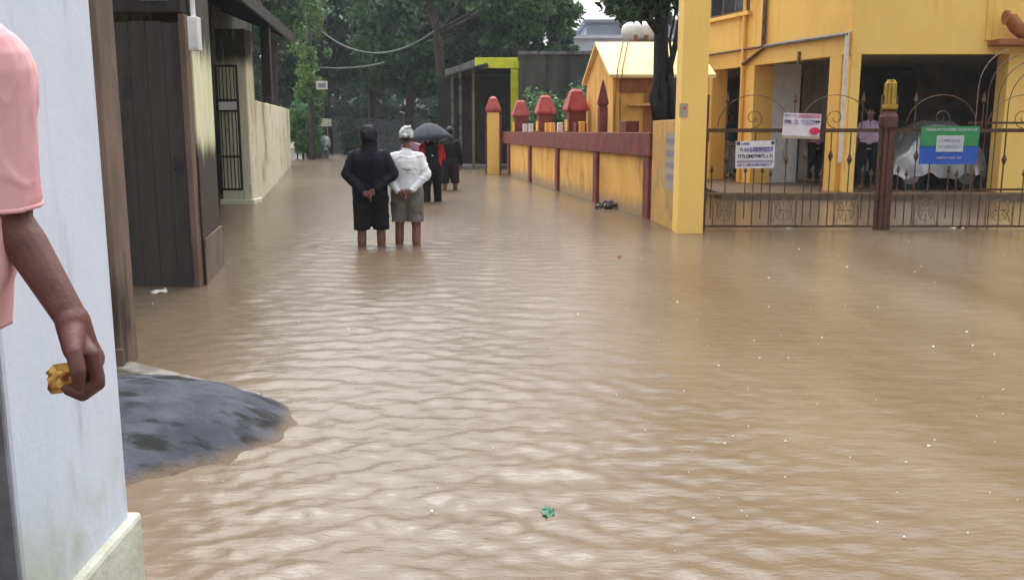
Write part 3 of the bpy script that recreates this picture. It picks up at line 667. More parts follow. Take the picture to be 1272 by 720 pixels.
# mouldings, pipes, ledges
zp = U(1036, 42, FY).z
PS = [SP(.06,-.06), SP(sside(948),-.06)]
MB().tube([(PS[0].x,PS[0].y,zp),(PS[1].x,PS[1].y,zp)], .045, 8).build('waste_pipe', mt['pipe_grey'], t)
q0, q1 = SP(sside(948),-.06), SP(sside(878),-.06)
MB().tube([(q0.x,q0.y,zp-.0),(q1.x,q1.y,zp-.02)], .032, 8).build('waste_pipe', mt['pipe_brown'], t)
pa = SP(.10,-.055); MB().tube([(pa.x,pa.y,zp+.06),(pa.x,pa.y,.75)], .045, 10).build('down_pipe', mt['pvc'], t)
pb = SP(sside(922),-.06); MB().tube([(pb.x,pb.y,9),(pb.x,pb.y,.2)], .045, 8).build('down_pipe', mt['yellow_side'], t)
pc = SP(sside(946),-.06); MB().tube([(pc.x,pc.y,9),(pc.x,pc.y,zp-.05),(pb.x,pb.y,zp-.35)], .05, 8).build('down_pipe', mt['pipe_brown'], t)
wq(sside(990), sside(990)+.06, -.05, -.003, zp-.5, zp-.22).build('bracket', mt['pipe_brown'], t)
zl = U(1230, 52, FY).z
MB().box(fx(1214), FY-.45, zl-.10, rx, FY-.002, zl+.02).build('ledge', mt['ledge_brown'], t, bevel=.01)
MB().box(fx(1210), FY-.05, zl+.022, fx(1218), FY-.002, 9.9).build('corner_rib', mt['yellow_side'], t, bevel=.01)
for x, y in ((962, 2),):
    c_ = SP(sside(972), 0); zz_ = U(970, 2, c_.y).z
    MB().revolve([(.26,0),(.26,.05)], (0,0,0), 18).build('stain_vent', mt['pipe_brown'], t)
    vv = [o for o in col.objects if o.name.startswith('stain_vent')][0]
    nv3 = Vector((-sdv.y*-1, sdv.x*-1, 0)); outw = Vector((-Vector((sdv.y, -sdv.x)).x, -Vector((sdv.y, -sdv.x)).y, 0))
    vv.rotation_euler = outw.to_track_quat('Z', 'Y').to_euler(); vv.location = Vector((c_.x, c_.y, zz_+.1))-rootloc(t)+outw*.005
# curved brown spout on the right
t = thing('rain_spout', 'curved brown rain spout sticking out above the ledge', 'spout', (fx(1268), FY-.2, zl))
sp_ = [U(1250, 22, FY-.3), U(1256, 24, FY-.3), U(1263, 34, FY-.3), U(1272, 42, FY-.3), U(1286, 46, FY-.2)]
MB().tube(sp_, [.08,.13,.14,.13,.12], 10).build('spout_pipe', mt['ledge_brown'], t, True)
MB().tube([sp_[0]+Vector((-.03,0,0)), sp_[0]+Vector((.03,-.0,0))], .14, 12).build('rim', mt['ledge_brown'], t)

# covered car in the parking
def covered_car():
    xa, xb = U(1108, 200, 19.7).x, U(1224, 200, 19.7).x
    t = thing('covered_car', 'parked car under a silver cover inside the open ground floor', 'car', ((xa+xb)/2, 20.4, .15))
    L, Wd = xb-xa, 1.75; nx, ny = 60, 40; vs = []; x = np.linspace(0, 1, nx)
    prof = np.interp(x, [0,.05,.16,.30,.42,.70,.84,.96,1], [.55,.80,.95,1.30,1.46,1.46,1.15,.92,.6])
    sec = []                                  # cross-section from near hem over the top to far hem
    for j in range(ny):
        s = j/(ny-1)*2-1
        sec.append(s)
    X = []; 
    for i in range(nx):
        for s in sec:
            h = prof[i]; a = abs(s)
            yy = np.sign(s)*Wd/2*min(1, a/.55)*(1-.12*(1-min(1, a/.55))) if a < .55 else np.sign(s)*Wd/2
            if a < .55: z = h-(.10*(a/.55)**3)
            else: z = (h-.10)*(1-(a-.55)/.45)+.30*(a-.55)/.45
            yy *= (.9+.1*min(1, a/.8))*(1-.06*abs(2*x[i]-1)**4)
            if h > 1.1 and a < .6: yy *= .86
            X.append((xa+L*x[i], 20.45+yy, .15+z))
    v = np.array(X); n = vnoise(v, 21, 7)*.018+vnoise(v*np.array([1,1,.3]), 22, 22)*.012
    v[:, 1] += np.sign(v[:, 1]-20.45)*n*1.4; v[:, 2] += n*.7
    v[:, 2] += np.where(v[:, 2] < .62, .05*np.sin(v[:, 0]*7+2)+.03*np.sin(v[:, 0]*17), 0)
    f = []
    for i in range(nx-1):
        for j in range(ny-1): f.append((i*ny+j, (i+1)*ny+j, (i+1)*ny+j+1, i*ny+j+1))
    r = rootloc(t); v -= np.array(r)
    o = link('cover', npmesh('cover', v, f), mt['tarp'], t, True)
    for k in range(4):                        # shaped end hems close both ends
        pass
    for e, i0 in ((0, 0), (1, nx-1)):
        base = [i0*ny+j for j in range(ny)]
        me = bpy.data.meshes.new('cover_end'); pv = [tuple(v[i]) for i in base]; me.from_pydata(pv, [], [tuple(range(ny))]); link('cover_end', me, mt['tarp'], t)
    for wx in (xa+L*.2, xa+L*.8):
        for wy in (19.75, 21.1):
            m = MB().tube([(wx, wy-.1, .46), (wx, wy+.1, .46)], .31, 20); w_ = m.build('wheel', mt['tyre'], t)
            MB().tube([(wx, wy-.112, .46), (wx, wy-.102, .46)], .19, 16).build('hub', mt['umb_metal'], w_)
    MB().box(xa+.2, 19.8, .33, xb-.2, 21.05, .55).build('sill', mt['tyre'], t)
covered_car()

# ------------------------------------------------------------------ small yellow pump house, tank, rear block
n0 = U(762, 92, 18.5); f0 = U(729, 99, 21.3)
t = thing('pump_house', 'small yellow pump house with pale gabled roof behind the boundary wall', 'house', (n0.x+.8, 19.9, 0))
dx = f0.x-n0.x; ew = 1.9
fl = [(n0.x, 18.5), (n0.x+ew, 18.5), (f0.x+ew, 21.3), (f0.x, 21.3)]
zr = U(745, 56, 19.9).z; ze = n0.z
MB().prism(fl, -.3, ze-.06).build('wall', mt['yellow_wall'], t)
mx = (n0.x+f0.x)/2
gab = [(n0.x,18.5,ze-.058),(f0.x,21.3,ze-.058),(mx,19.9,zr-.03)]
MB().add(gab+[(x+.12,y,z) for x,y,z in gab], [(0,1,2),(5,4,3),(0,3,4,1),(1,4,5,2),(2,5,3,0)]).build('gable', mt['yellow_wall'], t)
o_ = .10
for (ya, xa_, yb, xb_) in ((18.5-.18, n0.x, 19.9, mx), (21.3+.18, f0.x, 19.9, mx)):
    A_ = [(xa_-o_, ya, ze-.08), (xa_+ew+.1, ya, ze-.08), (xb_+ew+.1, yb, zr), (xb_-o_, yb, zr)]
    MB().add(A_+[(x,y,z+.06) for x,y,z in A_], [(0,1,2,3),(7,6,5,4),(0,4,5,1),(1,5,6,2),(2,6,7,3),(3,7,4,0)]).build('roof_slab', mt['roof_cream'], t)
MB().box(n0.x+.12, 18.46, ze-.36, n0.x+1.25, 18.498, ze-.10).build('fascia', mt['ledge_brown'], t)
MB().box(n0.x+.62, 18.45, 1.3, n0.x+.78, 18.498, ze-.38).build('door_frame', mt['ledge_brown'], t)
MB().box(n0.x+.80, 18.47, 1.0, n0.x+1.2, 18.499, ze-.42).build('door', mt['ledge_brown'], t)
MB().box(n0.x+.30, 18.30, ze-.62, n0.x+.95, 18.498, ze-.57).build('sunshade', mt['yellow_wall'], t)
for k, xx in enumerate((768, 774)):
    pts = [U(xx+6, 56, 19.9)+Vector((0,0,.09)), U(xx-1, 90, 18.2)+Vector((0,0,.05)), U(xx-4, 130, 18.15), U(xx-5+k*4, 250, 17.6)]
    tag(MB().tube(pts, .012, 6).build('roof_cable', mt['pipe_brown']), ('thin brown cable trailing over the pump house roof near its gable edge', 'thin brown cable over the pump house roof, further from the gable edge')[k], 'cable', 'cables over the pump house')
rb = U(800, 56, 24.5)
t = thing('rear_block', 'low brown block carrying the white water tank behind the pump house', 'block', (rb.x+.5, 25, 0))
MB().box(rb.x-.35, 24.3, -.3, rb.x+1.5, 26, rb.z).build('wall', mt['ledge_brown'], t)
MB().box(rb.x-.42, 24.24, rb.z+.002, rb.x+1.56, 26.06, rb.z+.06).build('roof_slab', mt['grey_cement'], t)
ta, tb = U(772, 42, 24.9), U(818, 37, 24.9)
t = thing('water_tank', 'white capsule shaped water tank lying on the low brown block', 'tank', ((ta.x+tb.x)/2, 24.9, rb.z))
rt = .27; zc_ = rb.z+.06+rt+.04
pts = [(ta.x+.0,24.9,zc_),(ta.x+.03,24.9,zc_),(ta.x+.12,24.9,zc_),(ta.x+.25,24.9,zc_),(tb.x-.25,24.9,zc_),(tb.x-.1,24.9,zc_),(tb.x,24.9,zc_)]
MB().tube(pts, [.06,.16,.23,rt,rt,.23,.06], 18).build('barrel', mt['white'], t, True)
for x in (ta.x+.35, tb.x-.35): MB().box(x-.05, 24.65, rb.z+.061, x+.05, 25.15, zc_-.1).build('saddle', mt['ledge_brown'], t)

# ------------------------------------------------------------------ far: shop with awning, grey block, white apartment house, end wall
a0 = U(590, 85, 36); a1 = U(645, 72, 36)
t = thing('lime_shop', 'dark shopfront with lime green fascia and grey sheet awning', 'shop', (a0.x, 37, 0))
MB().box(a0.x-1.6, 37.5, -.3, a1.x+.2, 42, 3.6).build('wall', mt['shop_dark'], t)
MB().box(a0.x, 35.9, a0.z, a1.x, 36.1, a1.z).build('fascia', mt['lime'], t, bevel=.01)
MB().prism([(a0.x,36.1),(a1.x,36.1),(a1.x+.2,42),(a0.x-1.6,42)], a0.z+.1, a1.z-.05).build('roof', mt['awning'], t)
lp = U(640, 100, 36); MB().box(lp.x-.18, 35.95, 0, lp.x+.12, 36.09, a0.z-.01).build('side_panel', mt['lime'], t)
MB().box(a0.x+.05, 37.2, 0, lp.x-.2, 37.49, 3.4).build('shutter', mt['shop_dark'], t)
aw0 = U(550, 97, 35); ns = 9
for k in range(ns):
    u0, u1 = k/ns, (k+1)/ns+.01
    p = lambda u, yy: (aw0.x+(a0.x+.5-aw0.x)*u, yy, aw0.z+(a0.z+.06-aw0.z)*u+.012*(k % 2))
    A_ = [p(u0,34.6), p(u1,34.6), p(u1,38), p(u0,38)]
    MB().add(A_+[(x,y,z+.05) for x,y,z in A_], [(3,2,1,0),(4,5,6,7),(0,1,5,4),(1,2,6,5),(2,3,7,6),(3,0,4,7)]).build('awning_sheet', mt['awning'], t)
for x in (562, 588, 572):
    q = U(x, 150, 34.9); MB().box(q.x-.05, 34.85, -.3, q.x+.05, 34.95, aw0.z+.1+(x-550)*.006).build('awning_post', mt['awning' if x != 588 else 'brown_wall'], t)
MB().box(aw0.x+.2, 38.1, -.3, a0.x-1.62, 41, 3.2).build('side_wall', mt['shop_dark'], t)
MB().box(aw0.x+.3, 34.9, -.3, a1.x, 37, .10).build('step', mt['grey_cement'], t)
gb0, gb1 = U(646, 68, 33), U(742, 68, 33)
t = thing('grey_block', 'dark grey windowless block building behind the yellow wall', 'building', ((gb0.x+gb1.x)/2, 35, 0))
MB().box(gb0.x, 33, -.3, gb1.x+2.5, 41, gb0.z).build('wall', mt['grey_wall'], t)
MB().box(gb0.x-.06, 32.94, gb0.z+.002, gb1.x+2.56, 41.1, gb0.z+.12).build('roof_slab', mt['grey_cement'], t)
wb = U(717, 66, 62); wc = U(756, 20, 62)
t = thing('white_apartments', 'far pale blue white apartment house rising behind the grey block', 'building', ((wb.x+wc.x)/2, 65, 0))
MB().box(wb.x-.4, 62, -.3, wc.x+6, 70, U(720, 46, 62).z).build('wall', mt['far_white'], t)
zz1 = U(720, 46, 62).z; zz2 = U(720, 28, 62).z
MB().box(wb.x+.6, 62.3, zz1+.02, wc.x+6, 70, zz2).build('upper_wall', mt['far_grey'], t)
MB().box(wb.x-.6, 61.7, zz1-.12, wc.x+6, 61.98, zz1+.10).build('parapet', mt['far_white'], t)
MB().box(wb.x+.4, 62.1, zz2+.002, wc.x+6, 70, zz2+.2).build('roof', mt['far_grey'], t)
for k in range(2):
    x = wb.x+1.0+k*1.3; wi = MB().box(x, 61.93, zz1-1.6, x+.6, 61.99, zz1-.6).build('window', mt['far_grey'], t); MB().box(x+.07, 61.9, zz1-1.53, x+.53, 61.928, zz1-.67).build('pane', mt['glass'], wi)
# low grey wall closing the lane
wv0, wv1 = U(408, 190, 62), U(500, 190, 62)
t = thing('end_wall', 'low grey wall across the far end of the lane', 'wall', ((wv0.x+wv1.x)/2, 62, 0))
for k in range(4):
    x0 = wv0.x+(wv1.x+2-wv0.x)*k/4; x1 = wv0.x+(wv1.x+2-wv0.x)*(k+1)/4-.03
    MB().box(x0, 61.5, -.4, x1, 61.7, 2.15+.05*(k % 2)).build('wall_panel', mt['grey_cement'], t)

# ------------------------------------------------------------------ vegetation
def leaves(centres, n, spread, size, seed, flat=.6, aspect=.45):
    r = np.random.default_rng(seed); centres = np.asarray(centres); k = r.integers(0, len(centres), n)
    sp3 = spread[k][:, None] if isinstance(spread, np.ndarray) else spread
    d = r.normal(size=(n, 3)); d /= np.linalg.norm(d, axis=1)[:, None]
    c = centres[k]+d*(r.random((n, 1))**.45)*sp3*np.array([1, 1, flat])
    a = r.normal(size=(n, 3))+d*.6; a[:, 2] -= .35; a /= np.linalg.norm(a, axis=1)[:, None]
    b = np.cross(a, r.normal(size=(n, 3))+np.array([0, 0, 1.2])); b /= np.linalg.norm(b, axis=1)[:, None]+1e-6
    s = size*(.6+.8*r.random((n, 1)))
    v = np.stack([c-a*s*.5, c+b*s*aspect*.5, c+a*s*.5, c-b*s*aspect*.5], 1).reshape(-1, 3)
    f = np.arange(4*n).reshape(-1, 4); return v, f
def tree(name, label, loc, height, crown_r, low, n, size, mat, seed, trunk_r=.18, group=None, clumps=70, bark='bark_brown', lean=(0, 0)):
    r = np.random.default_rng(seed); loc = Vector(loc)
    t = thing(name, label, 'tree', loc, group=group)
    top = loc+Vector((lean[0], lean[1], height*.72))
    m = MB(); pts = [loc+(top-loc)*u+Vector((r.normal()*.12*u, r.normal()*.12*u, 0)) for u in np.linspace(0, 1, 7)]
    m.tube(pts, [trunk_r*(1.25-.95*u) for u in np.linspace(0, 1, 7)], 9)
    cc = np.array([loc.x+lean[0], loc.y+lean[1], loc.z+(low+height)/2]); hz = (height-low)/2
    cen = []; spr = []
    for k in range(clumps):
        d = r.normal(size=3); d /= np.linalg.norm(d); rr = r.random()**.4
        cen.append(cc+d*rr*np.array([crown_r, crown_r, hz])*.88); spr.append(crown_r*r.uniform(.16, .30))
    for k in range(0, clumps, 6):
        q = Vector(cen[k]); s = pts[3+int(r.integers(0, 3))]; mid = (s+q)/2+Vector((0, 0, -.2))
        m.tube([s, mid, q], [trunk_r*.4, trunk_r*.25, trunk_r*.08], 6)
    m.build('trunk', mt[bark], t, True)
    v, f = leaves(cen, n, np.array(spr), size, seed+1)
    link('crown', npmesh('crown', v-np.array(loc), f), mt[mat], t)
    return t
specs = [ # px, Y, height, crown radius, low, leaves, size, mat, label
 (340, 36, 9.5, 1.7, 4.2, 6000, .30, 'leaf_mid', 'green feathery tree leaning over the cream lane wall'),
 (408, 60, 14, 4.4, 2.6, 12000, .42, 'leaf_dark', 'dense dark tree behind the creeper covered pole'),
 (462, 66, 15, 5.2, 2.4, 13000, .46, 'leaf_dark', 'broad dark tree above the low grey end wall'),
 (508, 55, 13, 4.2, 3.0, 12000, .42, 'leaf_mid', 'mid green tree behind the man in the white shirt'),
 (556, 58, 14, 4.6, 2.6, 12000, .44, 'leaf_dark', 'dark tree behind the slim leaning trunk'),
 (602, 49, 13, 4.1, 4.0, 12000, .38, 'leaf_dark', 'dark tree rising behind the lime green fascia'),
 (648, 46, 12.5, 3.0, 4.4, 12000, .36, 'leaf_mid', 'rounded mid green tree rising behind the dark grey block'),
 (684, 52, 11.5, 1.7, 4.0, 6000, .38, 'leaf_dark', 'dark tree beside the far white apartment house'),
 (330, 54, 13, 4.0, 2.0, 9000, .42, 'leaf_dark', 'dark tree behind the old house roof'),
 (800, 48, 12, 1.5, 4.0, 5000, .38, 'leaf_dark', 'dark tree behind the white water tank'),
]
for i, (px, Y, h, cr, low, n, s, ml, lb) in enumerate(specs):
    x = U(px, 163, Y).x
    tree('lane_tree', lb, (x, Y, -.3), h, cr, low, n, s, mt and ml, 100+i*7, .26, 'trees along the far lane')
# far wood closing the horizon
def far_wood():
    r = np.random.default_rng(55); cen = []; sp_l = []
    for k in range(700):
        cen.append((r.uniform(-75, 75), r.uniform(82, 96), r.uniform(.5, 8.0))); sp_l.append(r.uniform(1.2, 2.6))
    v, f = leaves(cen, 60000, np.array(sp_l), .95, 56, .8, .6)
    tag(link('far_wood', npmesh('far_wood', v, f), mt['leaf_far']), 'distant dark wood beyond the houses', 'wood', kind='stuff')
far_wood()
# slim dark leaning trunk before the trees
q = U(556, 200, 40)
t = thing('slim_trunk', 'slim dark bare trunk standing in front of the tree mass', 'tree', (q.x, 40, -.3))
pts = [Vector((q.x, 40, -.3)), U(551, 140, 40), U(546, 70, 40), U(542, 35, 40), U(533, 5, 40), U(526, -25, 40)]
MB().tube(pts, [.24,.21,.19,.16,.13,.11], 9).build('trunk', mt['bark_brown'], t, True)
for e in ((585, -20), (600, 12)): MB().tube([U(546,42,40), U((546+e[0])/2, (42+e[1])/2+2, 40), U(e[0], e[1], 40)], [.10,.07,.04], 6).build('branch', mt['bark_brown'], t, True)
r = np.random.default_rng(5); cen = [np.array(U(r.uniform(515, 600), r.uniform(-60, -8), 40)) for k in range(14)]
v, f = leaves(cen, 3200, .7, .32, 77); link('crown', npmesh('crown', v-np.array(rootloc(t)), f), mt['leaf_dark'], t)
# creeper covered pole
q = U(388, 190, 46)
t = thing('creeper_pole', 'utility pole smothered in pale green creeper beside the lane', 'pole', (q.x, 46, -.3))
MB().tube([(q.x,46,-.3),(q.x+.05,46,9)], [.16,.12], 10).build('pole', mt['stone'], t, True)
cen = []; spr = []; rr_ = random.Random(4)
for k in range(60):
    y = rr_.uniform(-60, 128); wv = 6+10*math.exp(-((y-45)/35)**2)
    p_ = U(386+rr_.gauss(0, wv*.75), y, 46); cen.append((p_.x, 46+rr_.gauss(0, .35), p_.z)); spr.append(rr_.uniform(.18, .42))
v, f = leaves(cen, 5200, np.array(spr), .22, 91, 1.3); link('creeper', npmesh('creeper', v-np.array(rootloc(t)), f), mt['leaf_light'], t)
pb_ = U(400, 106, 45.5); t2 = thing('pole_sign', 'small pale sign board fixed to the creeper covered pole', 'sign', (pb_.x, 45.5, pb_.z))
MB().box(pb_.x-.27, 45.45, pb_.z-.2, pb_.x+.27, 45.5, pb_.z+.2).build('board', mt['white'], t2); MB().box(pb_.x-.2, 45.435, pb_.z-.12, pb_.x+.2, 45.447, pb_.z+.1).build('panel', mt['far_grey'], t2)
MB().box(pb_.x-.6, 45.51, pb_.z-.03, pb_.x+.05, 45.55, pb_.z+.03).build('bracket', mt['cable'], t2)
# hedge, boulder
def bush(name, label, pxs, Y, y0, y1, n, size, mat, seed, cat='bush', depth=.8):
    r = random.Random(seed); a = U(pxs[0], y1, Y); b = U(pxs[1], y0, Y); cen = []; spr = []
    t = thing(name, label, cat, ((a.x+b.x)/2, Y, max(a.z, -.05)))
    m = MB()
    for k in range(46):
        x = r.uniform(a.x, b.x); z = r.uniform(max(a.z, .05), b.z); cen.append((x, Y+r.uniform(-depth, depth), z)); spr.append(r.uniform(.18, .42))
    for k in range(7):
        x = r.uniform(a.x+.1, b.x-.1); m.tube([(x, Y, -.3), (x+r.gauss(0,.15), Y, a.z+(b.z-a.z)*.5), (x+r.gauss(0,.25), Y+r.gauss(0,.2), b.z*.9)], [.03,.022,.01], 5)
    m.build('stem', mt['bark_brown'], t); v, f = leaves(cen, n, np.array(spr), size, seed, 1.0); link('foliage', npmesh('foliage', v-np.array(rootloc(t)), f), mt[mat], t)
bush('hedge', 'bright green hedge beyond the end of the cream lane wall', (363, 397), 47, 132, 188, 5200, .2, 'leaf_hedge', 61, 'hedge')
bush('shrub', 'dark green shrub by the low grey end wall', (427, 445), 56, 150, 190, 2200, .2, 'leaf_dark', 62)
bush('shrub', 'dark green weeds between the grey block and the yellow wall', (660, 700), 31.5, 120, 175, 1600, .16, 'leaf_hedge', 63, depth=.4)
bush('shrub', 'light green plant showing over the small yellow gable wall', (712, 728), 26, 118, 160, 900, .12, 'leaf_hedge', 64, depth=.3)
q = G(391, 196)
v = np.array(MB().revolve([(.02,-.3),(.5,-.3),(.62,.0),(.55,.5),(.35,.85),(.05,.95)], (0,0,0), 16, 1, .8).v)
m = MB().revolve([(.02,-.3),(.5,-.3),(.62,.0),(.55,.5),(.35,.85),(.05,.95)], (q.x,q.y,0), 16, 1, .8)
n_ = vnoise(np.array(m.v), 31, 3)*.05; m.v = [(a[0]+n_[i], a[1]+n_[i], a[2]) for i, a in enumerate(m.v)]
tag(m.build('boulder', mt['stone'], None, True), 'grey rounded boulder at the foot of the hedge', 'boulder')
sg = U(404, 152, 50); t = thing('far_sign', 'pale yellow green sign board standing near the far pedestrian', 'sign', (sg.x, 50, 0))
MB().box(sg.x-.33, 49.97, sg.z-.22, sg.x+.33, 50.03, sg.z+.2).build('board', mt['plinth'], t); MB().tube([(sg.x+.1,50.05,-.3),(sg.x+.1,50.05,sg.z+.1)], .03, 6).build('pole', mt['pipe_grey'], t)
# dark-barked near tree behind the flaking wall
q = U(824, 150, 15.9)
t = thing('dark_tree', 'black barked tree standing behind the flaking wall by the yellow pillar', 'tree', (q.x, 15.9, -.3))
m = MB()
m.tube([(q.x,15.9,-.3),(q.x,15.9,1.4),U(823,110,15.9),U(821,60,15.9),U(822,10,15.9),U(826,-60,15.9)], [.24,.21,.16,.125,.115,.11], 12)
for pts, rd in (([U(818,150,15.7),U(812,120,15.7),U(818,95,15.8)], [.10,.09,.06]), ([U(834,150,15.7),U(837,110,15.75),U(828,80,15.8)], [.09,.07,.05]),
                ([U(828,100,15.8),U(838,60,15.7),U(845,20,15.6)], [.06,.05,.035]), ([U(822,45,15.9),U(800,15,15.7),U(776,-15,15.5)], [.08,.06,.045]), ([U(840,10,15.7),U(832,50,15.6),U(836,95,15.6)], [.02,.025,.02])):
    m.tube(pts, rd, 7)
m.build('trunk', mt['bark'], t, True)
r = np.random.default_rng(8); cen = [np.array(U(r.uniform(775, 850), r.uniform(-70, 8), r.uniform(15, 17))) for k in range(26)]+[np.array(U(r.uniform(765, 800), r.uniform(-40, 12), r.uniform(16.5, 18))) for k in range(9)]
cen += [np.array((q.x+r.normal()*1.6, 16.5+r.normal()*1.4, 4.6+abs(r.normal())*1.2)) for k in range(60)]
v, f = leaves(cen, 16000, .42, .17, 12); link('crown', npmesh('crown', v-np.array(rootloc(t)), f), mt['leaf_dark'], t)
# overhead cables
def sagged(p, q, sag, n=16): return [Vector(p).lerp(Vector(q), i/(n-1))-Vector((0,0,sag*4*(i/(n-1))*(1-i/(n-1)))) for i in range(n)]
for p, q, sg_, md, lb in ((U(398,38,45.6), U(541,38,39.8), 1.0, 'cable_pale', 'pale cable sagging from the creeper pole to the slim trunk'),
                      (U(541,38,39.8), U(612,-4,36), .1, 'cable', 'dark cable rising from the slim trunk over the shop'),
                      (U(398,84,45.6), U(478,78,44), .12, 'cable_pale', 'short pale cable at the creeper pole, creeper leaves hanging on it')):
    tag(MB().tube(sagged(p, q, sg_), .035, 6).build('overhead_cable', mt[md]), lb, 'cable')

exec_people = True
# ------------------------------------------------------------------ people
def cap_mesh(parts, voxel, smooth_it=4, name='body'):
    V = []; F = []; nseg, nring = 14, 9
    for prt in parts:
        p0, r0, p1, r1 = Vector(prt[0]), prt[1], Vector(prt[2]), prt[3]; sc = prt[4] if len(prt) > 4 else (1, 1, 1)
        ax = (p1-p0); ax = ax.normalized() if ax.length > 1e-6 else Vector((0, 0, 1))
        M3 = ax.to_track_quat('Z', 'Y').to_matrix(); base = len(V)
        V.append(None); V[-1] = p0+Vector([a*b for a, b in zip(M3@Vector((0,0,-1))*r0, sc)])
        for half, (pc, rr) in enumerate(((p0, r0), (p1, r1))):
            for i in range(4):
                th = (-math.pi/2+math.pi/2*(i+1)/4) if half == 0 else (math.pi/2*i/4)
                for j in range(nseg):
                    ph = 2*math.pi*j/nseg; n = Vector((math.cos(th)*math.cos(ph), math.cos(th)*math.sin(ph), math.sin(th)))
                    w_ = M3@n*rr; V.append(pc+Vector((w_.x*sc[0], w_.y*sc[1], w_.z*sc[2])))
        V.append(p1+Vector([a*b for a, b in zip(M3@Vector((0,0,1))*r1, sc)])); top = len(V)-1
        for j in range(nseg): F.append((base, base+1+(j+1) % nseg, base+1+j))
        for i in range(7):
            for j in range(nseg):
                a = base+1+i*nseg+j; b = base+1+i*nseg+(j+1) % nseg; F.append((a, b, b+nseg, a+nseg))
        for j in range(nseg): F.append((top, base+1+7*nseg+j, base+1+7*nseg+(j+1) % nseg))
    me = bpy.data.meshes.new('tmp'); me.from_pydata([tuple(v) for v in V], [], F); me.update()
    o = bpy.data.objects.new('tmp', me); col.objects.link(o)
    rm_ = o.modifiers.new('r', 'REMESH'); rm_.mode = 'VOXEL'; rm_.voxel_size = voxel
    if smooth_it:
        s_ = o.modifiers.new('s', 'SMOOTH'); s_.factor = .5; s_.iterations = smooth_it
    dg = bpy.context.evaluated_depsgraph_get(); dg.update()
    out = bpy.data.meshes.new_from_object(o.evaluated_get(dg)); out.name = name
    bpy.data.objects.remove(o); bpy.data.meshes.remove(me); return out
def wrinkle(me, amp, sc, seed, stretch=(1, 1, 1)):
    n = len(me.vertices); co = np.empty(n*3, np.float32); me.vertices.foreach_get('co', co); co = co.reshape(-1, 3).astype(float)
    no = np.empty(n*3, np.float32); me.vertices.foreach_get('normal', no); no = no.reshape(-1, 3)
    d = vnoise(co*np.array(stretch), seed, sc)*amp+vnoise(co*np.array(stretch), seed+1, sc*2.3)*amp*.5
    co = co+no*d[:, None]; me.vertices.foreach_set('co', co.astype(np.float32).ravel()); me.update()
def crease(me, amp, sc, seed, stretch=(1, 1, 1), p=5):
    n = len(me.vertices); co = np.empty(n*3, np.float32); me.vertices.foreach_get('co', co); co = co.reshape(-1, 3).astype(float)
    no = np.empty(n*3, np.float32); me.vertices.foreach_get('normal', no); no = no.reshape(-1, 3)
    q = co*np.array(stretch); a = vnoise(q, seed, sc); m_ = np.clip(.5+.6*vnoise(co, seed+9, sc*.45), 0, 1)
    d = amp*m_*(np.clip(1-np.abs(a), 0, 1)**p-.25)
    me.vertices.foreach_set('co', (co+no*d[:, None]).astype(np.float32).ravel()); me.update()
def cutz(me, test):
    bm = bmesh.new(); bm.from_mesh(me); dl = [v for v in bm.verts if test(v.co)]; bmesh.ops.delete(bm, geom=dl, context='VERTS'); bm.to_mesh(me); bm.free(); me.update()
def hand_parts(wr, d, side, s=1.0, curl=.5):
    """relaxed hand at wrist wr along unit vector d; side = thumb direction"""
    wr, d, side = Vector(wr), Vector(d).normalized(), Vector(side).normalized(); n = d.cross(side).normalized(); out = []
    out.append((wr, .026*s, wr+d*.05*s, .03*s)); k = wr+d*.085*s
    for i, ln in enumerate((.070, .078, .073, .058)):
        off = side*(.030-.020*i)*s; b = k+off; out.append((wr+d*.04*s+off*.6, .016*s, b, .013*s))
        m_ = b+(d*math.cos(curl*.6)+n*math.sin(curl*.6))*ln*.5*s; e = m_+(d*math.cos(curl*1.6)+n*math.sin(curl*1.6))*ln*.5*s
        out += [(b, .0105*s, m_, .0095*s), (m_, .0095*s, e, .008*s)]
    tb_ = wr+d*.02*s+side*.022*s; tm = tb_+(side*.6+d*.8).normalized()*.045*s; out += [(tb_, .016*s, tm, .012*s), (tm, .0115*s, tm+(d*.95+n*.3).normalized()*.035*s, .009*s)]
    return out
